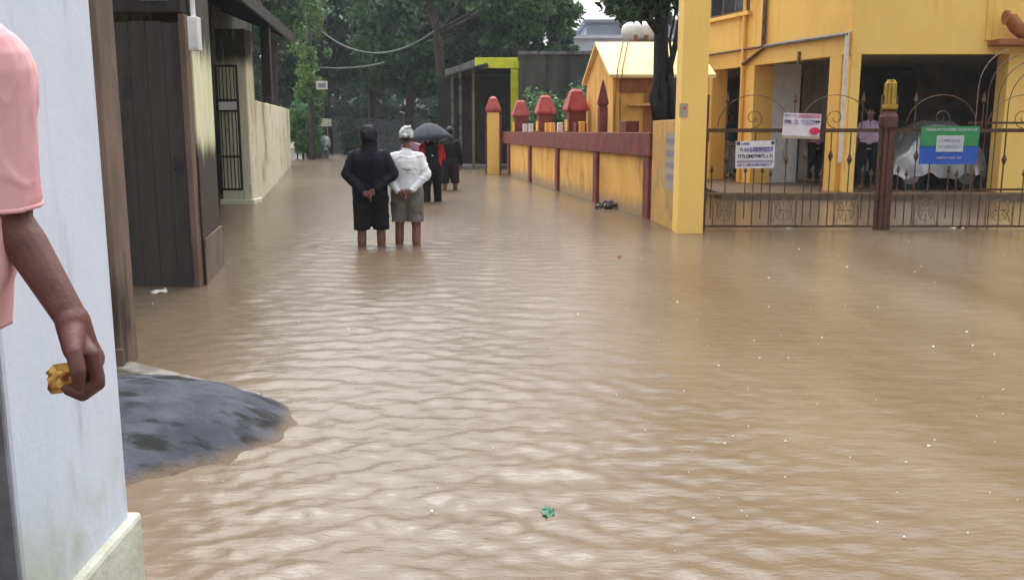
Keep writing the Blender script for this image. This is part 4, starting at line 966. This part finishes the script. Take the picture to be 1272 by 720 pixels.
def figure(name, label, loc, rz, H, arms='behind', stride=.0, garments=(), hair=True, group=None, seed=1, head_tilt=0, width=1.0):
    k = H/1.70; t = thing(name, label, 'person', loc, rz, group); ROOT[t.name] = Vector((0, 0, 0))
    V3 = lambda x, y, z: Vector((x*width, y, z))*k
    J = {}
    for s, nm in ((-1, 'l'), (1, 'r')):
        st_ = stride*s
        J['hip'+nm] = V3(s*.095, 0, .90); J['knee'+nm] = V3(s*.11, st_*.5+.02, .49); J['ank'+nm] = V3(s*.115, st_-.02, .09); J['toe'+nm] = V3(s*.13, st_+.13, .04)
        J['sh'+nm] = V3(s*.178, -.005, 1.375)
        if arms == 'behind': J['el'+nm] = V3(s*.272, -.075, 1.15); J['wr'+nm] = V3(s*.075, -.19, .945+.01*s)
        elif arms == 'side': J['el'+nm] = V3(s*.255, -.03, 1.12); J['wr'+nm] = V3(s*.26, .07, .87)
        elif arms == 'hold':
            if s > 0: J['el'+nm] = V3(.24, .06, 1.15); J['wr'+nm] = V3(.14, .24, 1.30)
            else: J['el'+nm] = V3(-.255, -.03, 1.12); J['wr'+nm] = V3(-.26, .07, .87)
    body = []
    for s, nm in ((-1, 'l'), (1, 'r')):
        body += [(J['hip'+nm], .088*k, J['knee'+nm], .056*k), (J['knee'+nm], .056*k, J['knee'+nm]*.62+J['ank'+nm]*.38-Vector((0,.012,0)), .056*k), (J['knee'+nm]*.62+J['ank'+nm]*.38-Vector((0,.012,0)), .056*k, J['ank'+nm], .036*k),
                 (J['ank'+nm]-Vector((0,.03,.04))*k, .034*k, J['toe'+nm], .028*k, (1.2,1,1)),
                 (J['sh'+nm]-V3(s*.015,0,.03), .044*k, J['el'+nm], .038*k), (J['el'+nm], .042*k, J['wr'+nm], .027*k), (V3(0,0,1.31), .09*k, J['sh'+nm]-V3(s*.02,0,.04), .045*k)]
        if arms == 'behind': body += hand_parts(J['wr'+nm], (-s*.85, -.06, -.5), (0, -.4, .6), k, .9)
        elif arms == 'hold' and s > 0: body += hand_parts(J['wr'+nm], (0, .3, .9), (-1, 0, .2), k, 1.5)
        else: body += hand_parts(J['wr'+nm], (0, .15, -1), (0, 1, .1), k, .6)
    body += [(V3(-.07,0,.93), .115*k, V3(.07,0,.93), .115*k), (V3(0,0,.95), .125*k, V3(0,.0,1.28), .14*k, (1.22,.82,1)), (V3(0,0,1.38), .06*k, V3(0,.012,1.51), .052*k)]
    hc = V3(0, .025, 1.605)
    body += [(hc, .085*k, hc+V3(0,-.012,.012), .085*k, (.88,1.08,1.15)), (hc+V3(0,.03,-.05), .055*k, hc+V3(0,.045,-.085), .035*k), (hc+V3(0,.09,.0), .009*k, hc+V3(0,.112,-.03), .014*k)]
    for s in (-1, 1): body += [(hc+V3(s*.078/width,-.005,-.02), .012*k, hc+V3(s*.084/width,-.012,.02), .015*k, (.6,1,1))]
    bm_ = cap_mesh(body, .0095*k, 3); bo = link('body', bm_, mt['skin'], t, True)
    for s in (-1, 1):
        MB().revolve([(.002,-.011),(.011,0),(.002,.011)], tuple(hc+V3(s*.032/width,.083,.012)), 8).build('eye', mt['white'], bo)
    MB().bar(hc+V3(-.022/width,.093,-.058), hc+V3(.022/width,.093,-.058), .01, .008).build('mouth', mt['mauve'], bo)
    if hair:
        hm = cap_mesh([(hc+V3(0,-.018,.02), .089*k, hc+V3(0,-.01,.03), .089*k, (.93,1.1,1.12))], .01*k, 2); cutz(hm, lambda c: c.y > hc.y+.06*k and c.z < hc.z+.07*k); cutz(hm, lambda c: c.z < hc.z-.055*k); wrinkle(hm, .003, 60, seed); link('hair', hm, mt['hair'], t, True)
    for gname, gm, fn, wr_amp in garments:
        parts, cut = fn(J, V3, k, hc); gme = cap_mesh(parts, .010*k, 8, gname)
        if cut: cutz(gme, cut)
        wrinkle(gme, wr_amp*.55, 13, seed+3, (1.3, 1, .4)); crease(gme, wr_amp*3.2, 13, seed+5, (1.0, 1, .8)); crease(gme, wr_amp*2.4, 22, seed+6, (.6, 1, 1.2)); link(gname, gme, mt[gm], t, True)
    return t, J, V3, k, hc
def g_top(sleeve=1.0, hem=.80, r=.0, hood=False):
    def fn(J, V3, k, hc):
        P = [(V3(0,0,hem), (.150+r)*k, V3(0,-.005,1.08), (.150+r)*k, (1.22,.88,1)), (V3(0,0,1.08), (.150+r)*k, V3(0,-.015,1.27), (.152+r)*k, (1.30,.86,1)), (V3(0,-.02,1.22), (.12+r)*k, V3(0,-.02,1.36), (.10+r)*k, (1.35,.9,1))]
        for nm, s in (('l', -1), ('r', 1)):
            sh, el, wr = J['sh'+nm], J['el'+nm], J['wr'+nm]; sh = sh+V3(-s*.006, 0, -.012)
            P += [(V3(0,0,1.38), (.075+r)*k, sh, (.062+r*.5)*k), (V3(s*.06,-.01,1.30), (.10+r)*k, sh+V3(-s*.02,0,-.05), (.07+r*.6)*k), (sh, (.062+r*.5)*k, el, (.050+r*.5)*k)]
            if sleeve > .5: P.append((el, (.050+r*.5)*k, el.lerp(wr, min(1, sleeve)*.93), (.040+r*.35)*k))
        if hood: P += [(V3(0,-.015,1.36), .135*k, V3(0,-.005,1.50), .095*k), (V3(0,-.01,1.46), .098*k, V3(0,.0,1.55), .098*k), (hc+V3(0,-.008,.016), .108*k, hc+V3(0,-.03,-.015), .110*k, (.97,1.08,1.08)), (V3(-.05,-.06,1.44), .05*k, V3(.05,-.06,1.44), .05*k)]
        else: P.append((V3(0,-.005,1.38), .072*k, V3(0,0,1.445), .064*k))
        zc = (hem-.075)*k
        return P, (lambda c: (c.z < zc and abs(c.x) < .35) or (hood and c.y > hc.y+.075*k and c.z > hc.z-.09*k))
    return fn
def g_legs(end=.50, r=.0, flare=0.0):
    def fn(J, V3, k, hc):
        P = [(V3(-.07,0,.93), (.138+r)*k, V3(.07,0,.93), (.138+r)*k)]
        for nm in 'lr':
            hp, kn, an = J['hip'+nm], J['knee'+nm], J['ank'+nm]
            if end >= .40:
                u = (.90-end+.05)/.41; P.append((hp, (.112+r)*k, hp.lerp(kn, u), (.092+r+flare)*k))
            else: P += [(hp, (.108+r)*k, kn, (.080+r)*k), (kn, (.080+r)*k, kn.lerp(an, (.49-end+.05)/.40), (.066+r)*k)]
        z = end*k; return P, (lambda c: c.z < z or c.z > 1.03*k)
    return fn
WD = -.28                     # street level under the water
def foot(x, y): p = G(x, y); return (p.x, p.y, WD)
PG = 'people wading up the lane'
t, J, V3, k, hc = figure('person', 'person in black hooded jacket and black shorts, hands clasped behind back', foot(462, 305), R(6), 1.72, 'behind', .03,
    [('jacket', 'black_jacket', g_top(1, .86, .028, True), .006), ('shorts', 'black_cloth', g_legs(.47, .006, .008), .005)], hair=False, group=PG, seed=11, width=1.04)
t, J, V3, k, hc = figure('person', 'person in white long sleeved shirt, pale head scarf and grey shorts, wading', foot(507, 303), R(-2), 1.70, 'behind', -.03,
    [('shirt', 'white_shirt', g_top(1, .94, .006), .005), ('shorts', 'grey_shorts', g_legs(.56, .004, .006), .005)], hair=True, group=PG, seed=21, width=.98)
hm = cap_mesh([(hc+V3(0,-.012,.032), .097*k, hc+V3(0,-.005,.045), .094*k, (.93,1.08,1.0)), (hc+V3(.02,-.06,.105), .03*k, hc+V3(.05,-.05,.125), .028*k), (hc+V3(0,-.11,.01), .03*k, hc+V3(.0,-.115,-.02), .02*k)], .011, 2)
cutz(hm, lambda c: c.z < hc.z-.01); wrinkle(hm, .004, 34, 5); link('head_scarf', hm, mt['scarf'], t, True)
m = MB(); r_ = random.Random(3)
for i in range(9): m.box(-.03+i*.012, -.162, 1.215-.002*i, -.03+i*.012+.008, -.153, 1.228-.002*i+r_.random()*.006)
m.build('shirt_print', mt['print_grey'], t)
figure('person', 'person in red shirt and black trousers walking under the dark umbrella', foot(537, 250), R(8), 1.70, 'hold', .08,
    [('shirt', 'red_cloth', g_top(.4, .93, .012), .006), ('trousers', 'black_cloth', g_legs(.16, .006), .005)], group=PG, seed=31)
up = foot(537, 250)
# backpack and umbrella belong to that walker but can be taken off
t = thing('backpack', 'black backpack on the back of the person in the red shirt', 'backpack', (up[0], up[1], up[2]), R(8)); ROOT[t.name] = Vector((0,0,0))
bp = cap_mesh([((-.075,-.20,1.02), .085, (.075,-.20,1.02), .085, (1,.8,1)), ((-.07,-.19,1.34), .075, (.07,-.19,1.34), .075, (1,.8,1)), ((0,-.19,1.05), .14, (0,-.19,1.33), .12, (1,.6,1)), ((-.06,-.27,1.05), .05, (.06,-.27,1.05), .05, (1,.6,1.6))], .012, 4)
link('pack', bp, mt['black_cloth'], t, True)
for s in (-1, 1): MB().tube([(s*.10,-.13,1.42),(s*.12,-.02,1.50),(s*.13,.10,1.46),(s*.14,.155,1.30),(s*.15,.10,1.08),(s*.13,-.10,1.0)], .018, 6).build('strap', mt['black_cloth'], t, True)
MB().box(-.02, -.332, 1.19, .02, -.318, 1.215).build('badge', mt['white'], t)
uc = U(531, 165, up[1]-.05)
t = thing('umbrella', 'dark slate umbrella held over the person in the red shirt', 'umbrella', (uc.x, up[1]-.02, 1.0))
ur = .47; zt_ = U(531, 153, up[1]).z; zr_ = U(531, 174, up[1]).z; uy = up[1]-.02; npan = 8
tl = Matrix.Rotation(R(-6), 3, 'Y')
def upt(a, q):
    rr = ur*q*(1-.07*abs(math.sin(a*4))*q); return Vector((uc.x, uy, zt_))+tl@Vector((rr*math.cos(a), rr*math.sin(a), -(zt_-zr_)*(q**1.9)))
for i in range(npan):
    vs = []; fs = []; a0_, a1_ = 2*math.pi*i/npan, 2*math.pi*(i+1)/npan
    for q in range(7):
        for s in range(5):
            a = a0_+(a1_-a0_)*s/4; vs.append(upt(a, max(q/6, .01)))
    for q in range(6):
        for s in range(4): fs.append((q*5+s, q*5+s+1, q*5+s+6, q*5+s+5))
    po = MB().add(vs, fs).build('canopy_panel', mt['umbrella'], t, True); so = po.modifiers.new('thick', 'SOLIDIFY'); so.thickness = .003
    MB().tube([upt(a0_, q/6)-Vector((0,0,.008)) for q in range(1, 7)], .004, 5).build('rib', mt['umb_metal'], t)
hx = Vector((uc.x+.02, uy, zt_-.5))
MB().tube([(uc.x, uy, zt_+.05), (uc.x+.05, uy+.08, zt_-.72)], .008, 6).build('shaft', mt['umb_metal'], t)
MB().tube([(uc.x+.05, uy+.08, zt_-.72), (uc.x+.055, uy+.085, zt_-.82), (uc.x+.08, uy+.085, zt_-.86), (uc.x+.11, uy+.085, zt_-.82)], .013, 7).build('handle', mt['tyre'], t)
figure('person', 'person in dark maroon clothes walking ahead of the umbrella', foot(559, 236), R(-4), 1.76, 'side', .10,
    [('shirt', 'black_cloth', g_top(1, .86, .012), .006), ('trousers', 'dark_trouser', g_legs(.42, .01), .005)], group=PG, seed=41)
figure('person', 'person in mauve shirt half hidden ahead of the man in white', foot(513, 243), R(4), 1.68, 'side', -.06,
    [('shirt', 'mauve', g_top(.5, .9, .01), .006), ('trousers', 'dark_trouser', g_legs(.2, .006), .005)], group=PG, seed=51)
figure('person', 'distant pedestrian in white and grey clothes standing by the hedge', foot(404, 197), R(20), 1.66, 'side', .04,
    [('shirt', 'grey_white', g_top(.8, .8, .01), .006), ('trousers', 'grey_shorts', g_legs(.2, .006), .005)], seed=61)
pq = U(1078, 200, 20.0)
figure('person', 'person in lilac shirt and dark trousers standing behind the gate post', (pq.x, 20.0, .15), R(160), 1.72, 'side', .03,
    [('shirt', 'lilac', g_top(.5, .92, .012), .006), ('trousers', 'black_cloth', g_legs(.12, .006), .005)], group='people in the open ground floor', seed=71)
pq = U(905, 200, 24.6)
figure('person', 'person in blue shirt and pale trousers standing in the open ground floor', (pq.x, 24.6, .15), R(200), 1.70, 'side', .03,
    [('shirt', 'blue_cloth', g_top(.5, .92, .012), .006), ('trousers', 'grey_white', g_legs(.12, .006), .005)], group='people in the open ground floor', seed=81)
pq = U(1012, 200, 22.4)
figure('person', 'person in dark trousers behind the pink headed notice on the gate', (pq.x, 22.4, .15), R(190), 1.66, 'side', .03,
    [('shirt', 'mauve', g_top(.5, .92, .012), .006), ('trousers', 'black_cloth', g_legs(.12, .006), .005)], group='people in the open ground floor', seed=91)

# ------------------------------------------------------------------ man in the pink shirt (his left arm in view)
def pink_man():
    Yb = 1.50; px = lambda x, y, Y=Yb: U(x, y, Y)
    sh = px(-19, 82); el = px(5, 262, 1.53); wr = px(90, 398, 1.48)
    bx = sh.x-.20; zf = .10
    t = thing('person', 'person in pink shirt holding a crumpled foil packet beside the blue pillar', 'person', (bx, Yb, zf)); r0 = rootloc(t)
    Lc = lambda p: Vector(p)-r0
    SH, EL, WR = Lc(sh), Lc(el), Lc(wr); k = 1.0; zs = SH.z
    def P(x, y, z): return Vector((x, y, z))
    body = [(SH, .056, EL, .045), (EL, .034, EL.lerp(WR, .30)+Vector((.003,-.002,0)), .035), (EL.lerp(WR, .30)+Vector((.003,-.002,0)), .035, WR, .0255, (1,1,1))]
    # mirrored hanging right arm, torso, legs, head
    SR = P(-.20, 0, zs); body += [(SR, .055, P(-.25,.03,zs-.29), .043), (P(-.25,.03,zs-.29), .043, P(-.25,-.04,zs-.54), .027)]+hand_parts(P(-.25,-.04,zs-.54), (0,-.15,-1), (0,-1,.1), 1, .6)
    body += [(P(0,0,zs-.05), .10, SH, .06), (P(0,0,zs-.05), .10, SR, .06), (P(-.05,0,.95), .125, P(0,0,zs-.10), .145, (1.2,.85,1)), (P(-.10,0,.93), .11, P(.0,0,.93), .11), (P(0,0,zs), .06, P(0,-.015,zs+.13), .054)]
    hc = P(0,-.03,zs+.22)
    body += [(hc, .087, hc+P(0,.012,.012), .087, (.88,1.08,1.15)), (hc+P(0,-.03,-.05), .055, hc+P(0,-.045,-.085), .036), (hc+P(0,-.09,0), .009, hc+P(0,-.112,-.03), .014)]
    for s in (-1, 1):
        body += [(hc+P(s*.078,.005,-.02), .012, hc+P(s*.084,.012,.02), .015, (.6,1,1))]
        body += [(P(s*.085-.05,0,.90), .085, P(s*.10-.07,-.01,.48), .057), (P(s*.10-.07,-.01,.48), .056, P(s*.11-.08,.02,.09), .036), (P(s*.11-.08,.05,.045), .036, P(s*.12-.08,-.14,.03), .028, (1.2,1,1))]
    # left hand: thumb towards the camera, fingers curled round the packet
    q = lambda x, y, Y: Lc(px(x, y, Y))
    body += [(WR, .0265, q(100, 432, 1.485), .027, (1,1.25,1)), (q(97,425,1.485), .024, q(110, 447, 1.485), .024, (1,1.5,1))]
    for i in range(4):
        Yi = 1.452+.0215*i; sh_ = (0, 3, 1, -5)[i]
        m1, m2, m3, m4 = q(114, 440-i*2, Yi), q(123, 474+sh_, Yi-.002), q(103, 489+sh_, Yi-.004), q(82+i*2, 482+sh_, Yi-.004)
        body += [(q(98, 424, 1.485+(i-1.5)*.012), .017, m1, .0125), (m1, .0118, m2, .0105), (m2, .0102, m3, .0093), (m3, .0092, m4, .0080)]
    th0, th1, th2, th3 = q(90, 412, 1.46), q(92, 438, 1.425), q(97, 460, 1.415), q(98, 479, 1.425)
    body += [(th0, .020, th1, .0145), (th1, .0138, th2, .0122), (th2, .0122, th3, .0098)]
    bo = link('body', cap_mesh(body, .0036, 3), mt['skin_fore'], t, True)
    # thumbnail
    nn = MB().revolve([(.0005,0),(.0052,.001),(.006,.004),(.0055,.010),(.004,.012),(.0008,.0125)], (0,0,0), 10, 1, .28).build('thumb_nail', mt['nail'], bo, True)
    nn.location = (th2.lerp(th3, .55)+Vector((.0,-.0105,.004))); nn.rotation_euler = (R(176), 0, 0)
    for s in (-1, 1): MB().revolve([(.002,-.011),(.011,0),(.002,.011)], tuple(hc+P(s*.032,-.083,.012)), 8).build('eye', mt['white'], bo)
    MB().bar(hc+P(-.022,-.094,-.058), hc+P(.022,-.094,-.058), .01, .008).build('mouth', mt['mauve'], bo)
    hm = cap_mesh([(hc+P(0,.018,.02), .09, hc+P(0,.01,.03), .09, (.93,1.1,1.12))], .008, 2); cutz(hm, lambda c: c.y < hc.y-.06 and c.z < hc.z+.07); cutz(hm, lambda c: c.z < hc.z-.055); link('hair', hm, mt['hair'], t, True)
    # shirt
    shp = [(P(.015,0,.82), .158, P(.03,0,1.1), .158, (1.1,.86,1)), (P(.03,0,1.1), .158, P(0,.01,zs-.12), .165, (1.16,.84,1)), (P(0,0,zs-.02), .085, P(0,-.01,zs+.06), .07)]
    def sleeve(S_, E_):
        g_ = 1 if S_.x > 0 else -1
        return [(S_+Vector((.004*g_,0,-.004)), .074, S_.lerp(E_, .6)+Vector((.008*g_,0,0)), .060), (S_.lerp(E_, .6)+Vector((.008*g_,0,0)), .060, S_.lerp(E_, 1.08)+Vector((-.004*g_,0,0)), .057)]
    for S_ in (SH, SR): shp += [(P(0,0,zs-.06), .11, S_+Vector((-.02*(1 if S_.x > 0 else -1),0,-.006)), .070)]
    shp += sleeve(SR, P(-.25,.03,zs-.29))
    def folds(me_):
        wrinkle(me_, .003, 15, 7, (1.2,1,.6)); crease(me_, .012, 11, 8, (.8,.8,1.1)); crease(me_, .008, 22, 12, (.7,.7,1.0)); crease(me_, .004, 40, 15)
    bodym = cap_mesh(shp, .006, 5); cutz(bodym, lambda c: c.z < .975 or (c.x < -.20 and c.z < zs-.30)); folds(bodym)
    so = link('shirt_body', bodym, mt['pink_shirt'], t, True); md = so.modifiers.new('thick', 'SOLIDIFY'); md.thickness = .003
    sm = cap_mesh(sleeve(SH, EL), .005, 5); ed_ = (EL-SH).normalized(); el_ = (EL-SH).length
    cutz(sm, lambda c: (c-SH).dot(ed_) > el_*.98); folds(sm)
    bmh = bmesh.new(); bmh.from_mesh(sm)
    be = [e for e in bmh.edges if e.is_boundary and (e.verts[0].co-EL).length < .14]
    adj = {}
    for e in be:
        for i_ in (0, 1): adj.setdefault(e.verts[i_], []).append(e.verts[1-i_])
    loop = []
    if adj:
        cur = next(iter(adj)); prev = None
        while cur is not None and (not loop or cur is not loop[0]) and len(loop) < 4000:
            loop.append(cur); nx_ = [v for v in adj[cur] if v is not prev]; prev, cur = cur, (nx_[0] if nx_ else None)
        pts = [v.co.copy() for v in loop]; n_ = len(pts); ctr = sum(pts, Vector())/n_
        sm_ = [sum((pts[(i+j) % n_] for j in range(-4, 5)), Vector())/9 for i in range(n_)]
        sm_ = [p+(p-ctr).normalized()*.0015+Vector((0, 0, .004)) for p in sm_][::3]
        hm2 = MB().tube([p+r0 for p in sm_+sm_[:1]], .0042, 6, False); hm2.build('sleeve_hem', mt['pink_shirt'], t, True)
    bmh.free()
    so = link('sleeve', sm, mt['pink_shirt'], t, True); md = so.modifiers.new('thick', 'SOLIDIFY'); md.thickness = .003
    # armhole seam and rolled cuff
    cuffc = SH.lerp(EL, .93); a = ed_.cross(Vector((0,1,0))).normalized(); b = ed_.cross(a)
    tr = cap_mesh([(P(-.10,0,.93), .13, P(.0,0,.93), .13)]+[x for s in (-1, 1) for x in ((P(s*.085-.05,0,.90), .108, P(s*.10-.07,-.01,.48), .082), (P(s*.10-.07,-.01,.48), .082, P(s*.11-.08,.02,.10), .068))], .012, 3)
    cutz(tr, lambda c: c.z > 1.02 or c.z < .10); wrinkle(tr, .005, 18, 3); link('trousers', tr, mt['dark_trouser'], t, True)
    # packet
    fc = [px(80, 466, 1.47), px(100, 470, 1.48)]
    vs = []; rr_ = np.random.default_rng(14); bmf = bmesh.new(); bmesh.ops.create_icosphere(bmf, subdivisions=3, radius=1)
    for v in bmf.verts:
        d = np.array(v.co); n_ = vnoise(d[None]*1.0, 3, 4)[0]*.22+vnoise(d[None], 6, 9)[0]*.16
        p_ = d*(1+n_); v.co = Vector((p_[0]*.034, p_[1]*.024, p_[2]*.024))
    me = bpy.data.meshes.new('foil_packet'); bmf.to_mesh(me); bmf.free()
    o = link('foil_packet', me, mt['foil']); c_ = px(88, 469, 1.475); o.location = c_; o.rotation_euler = (0, R(-8), 0)
    tag(o, 'crumpled gold foil packet gripped in the hand of the pink shirt', 'packet')
pink_man()

# ------------------------------------------------------------------ litter and splashes
def scrap(name, px, py, size, mat, label, seed, cat='litter'):
    r = np.random.default_rng(seed); p = G(px, py, .004); n = 9; vs = []; fs = []
    for j in range(n):
        for i in range(n):
            u, v = i/(n-1)-.5, j/(n-1)-.5; vs.append((p.x+u*size[0]+r.normal()*size[0]*.05, p.y+v*size[1]+r.normal()*size[1]*.05, p.z+.012*math.sin(u*7+seed)*math.cos(v*6)+abs(r.normal())*.006))
    for j in range(n-1):
        for i in range(n-1):
            if (abs(i-3.5)+abs(j-3.5)) < 5.2: fs.append((j*n+i, j*n+i+1, (j+1)*n+i+1, (j+1)*n+i))
    o = MB().add(vs, fs).build(name, mt[mat]); so = o.modifiers.new('thick', 'SOLIDIFY'); so.thickness = .003
    return tag(o, label, cat)
scrap('plastic_scrap', 681, 636, (.045, .08), 'green_plastic', 'small green plastic scrap floating on the muddy water', 1)
scrap('paper_scrap', 197, 362, (.13, .16), 'litter', 'white paper scrap floating before the dark board door', 2)
scrap('gate_litter', 985, 282, (.34, .10), 'litter', 'pale litter caught at the foot of the gate leaf with two posters', 3)
scrap('gate_litter', 1188, 283, (.20, .10), 'litter', 'pale litter caught at the foot of the gate leaf with the banner', 4)
def heap():
    q = G(757, 259); t = thing('rubbish_heap', 'small wet rubbish heap floating against the yellow wall', 'rubbish', (q.x, q.y, 0)); r = random.Random(9)
    for k in range(11):
        x, y, z = q.x+r.gauss(0,.14), q.y+r.gauss(0,.08), r.uniform(.0,.10); s = r.uniform(.05,.11); m = MB().revolve([(.01,-s*.6),(s*.8,-s*.4),(s,0),(s*.6,s*.4),(.01,s*.6)], (x,y,z), 7, 1, .7)
        m.v = [(a+r.gauss(0,s*.12), b+r.gauss(0,s*.12), c+r.gauss(0,s*.1)) for a,b,c in m.v]; m.build('rubbish_piece', mt['litter' if k in (2,) else 'rubbish'], t)
heap()
def splashes():
    r = np.random.default_rng(17); m = MB()
    for k in range(95):
        x = r.uniform(800, 1265) if r.random() < .72 else r.uniform(180, 800); y = 300+400*r.random()**1.2
        p = G(x, y); s = (.0018+.0055*r.random()**2.5)*(1+.06*p.y)
        m.revolve([(s*1.0,.0),(s*.85,s*.55),(s*.4,s*.95),(s*.05,s*1.05)], (p.x, p.y, .002), 8)
    tag(m.build('rain_splashes', mt['bubble'], None, True), 'tiny rain splash bubbles scattered on the water', 'bubbles', kind='stuff')
splashes()

# ------------------------------------------------------------------ rain haze in the air
hz = MB().box(-90, -8, -1.4, 90, 100, 18).build('haze', None)
hm_ = bpy.data.materials.new('rain_haze'); hm_.use_nodes = True; hn = hm_.node_tree; hn.nodes.clear()
pv = hn.nodes.new('ShaderNodeVolumePrincipled'); pv.inputs['Color'].default_value = (.80, .92, .96, 1); pv.inputs['Density'].default_value = .0006; pv.inputs['Anisotropy'].default_value = .2
ho = hn.nodes.new('ShaderNodeOutputMaterial'); hn.links.new(pv.outputs[0], ho.inputs['Volume']); hz.data.materials.append(hm_)
tag(hz, 'thin rain haze hanging over the whole lane', 'haze', kind='stuff')
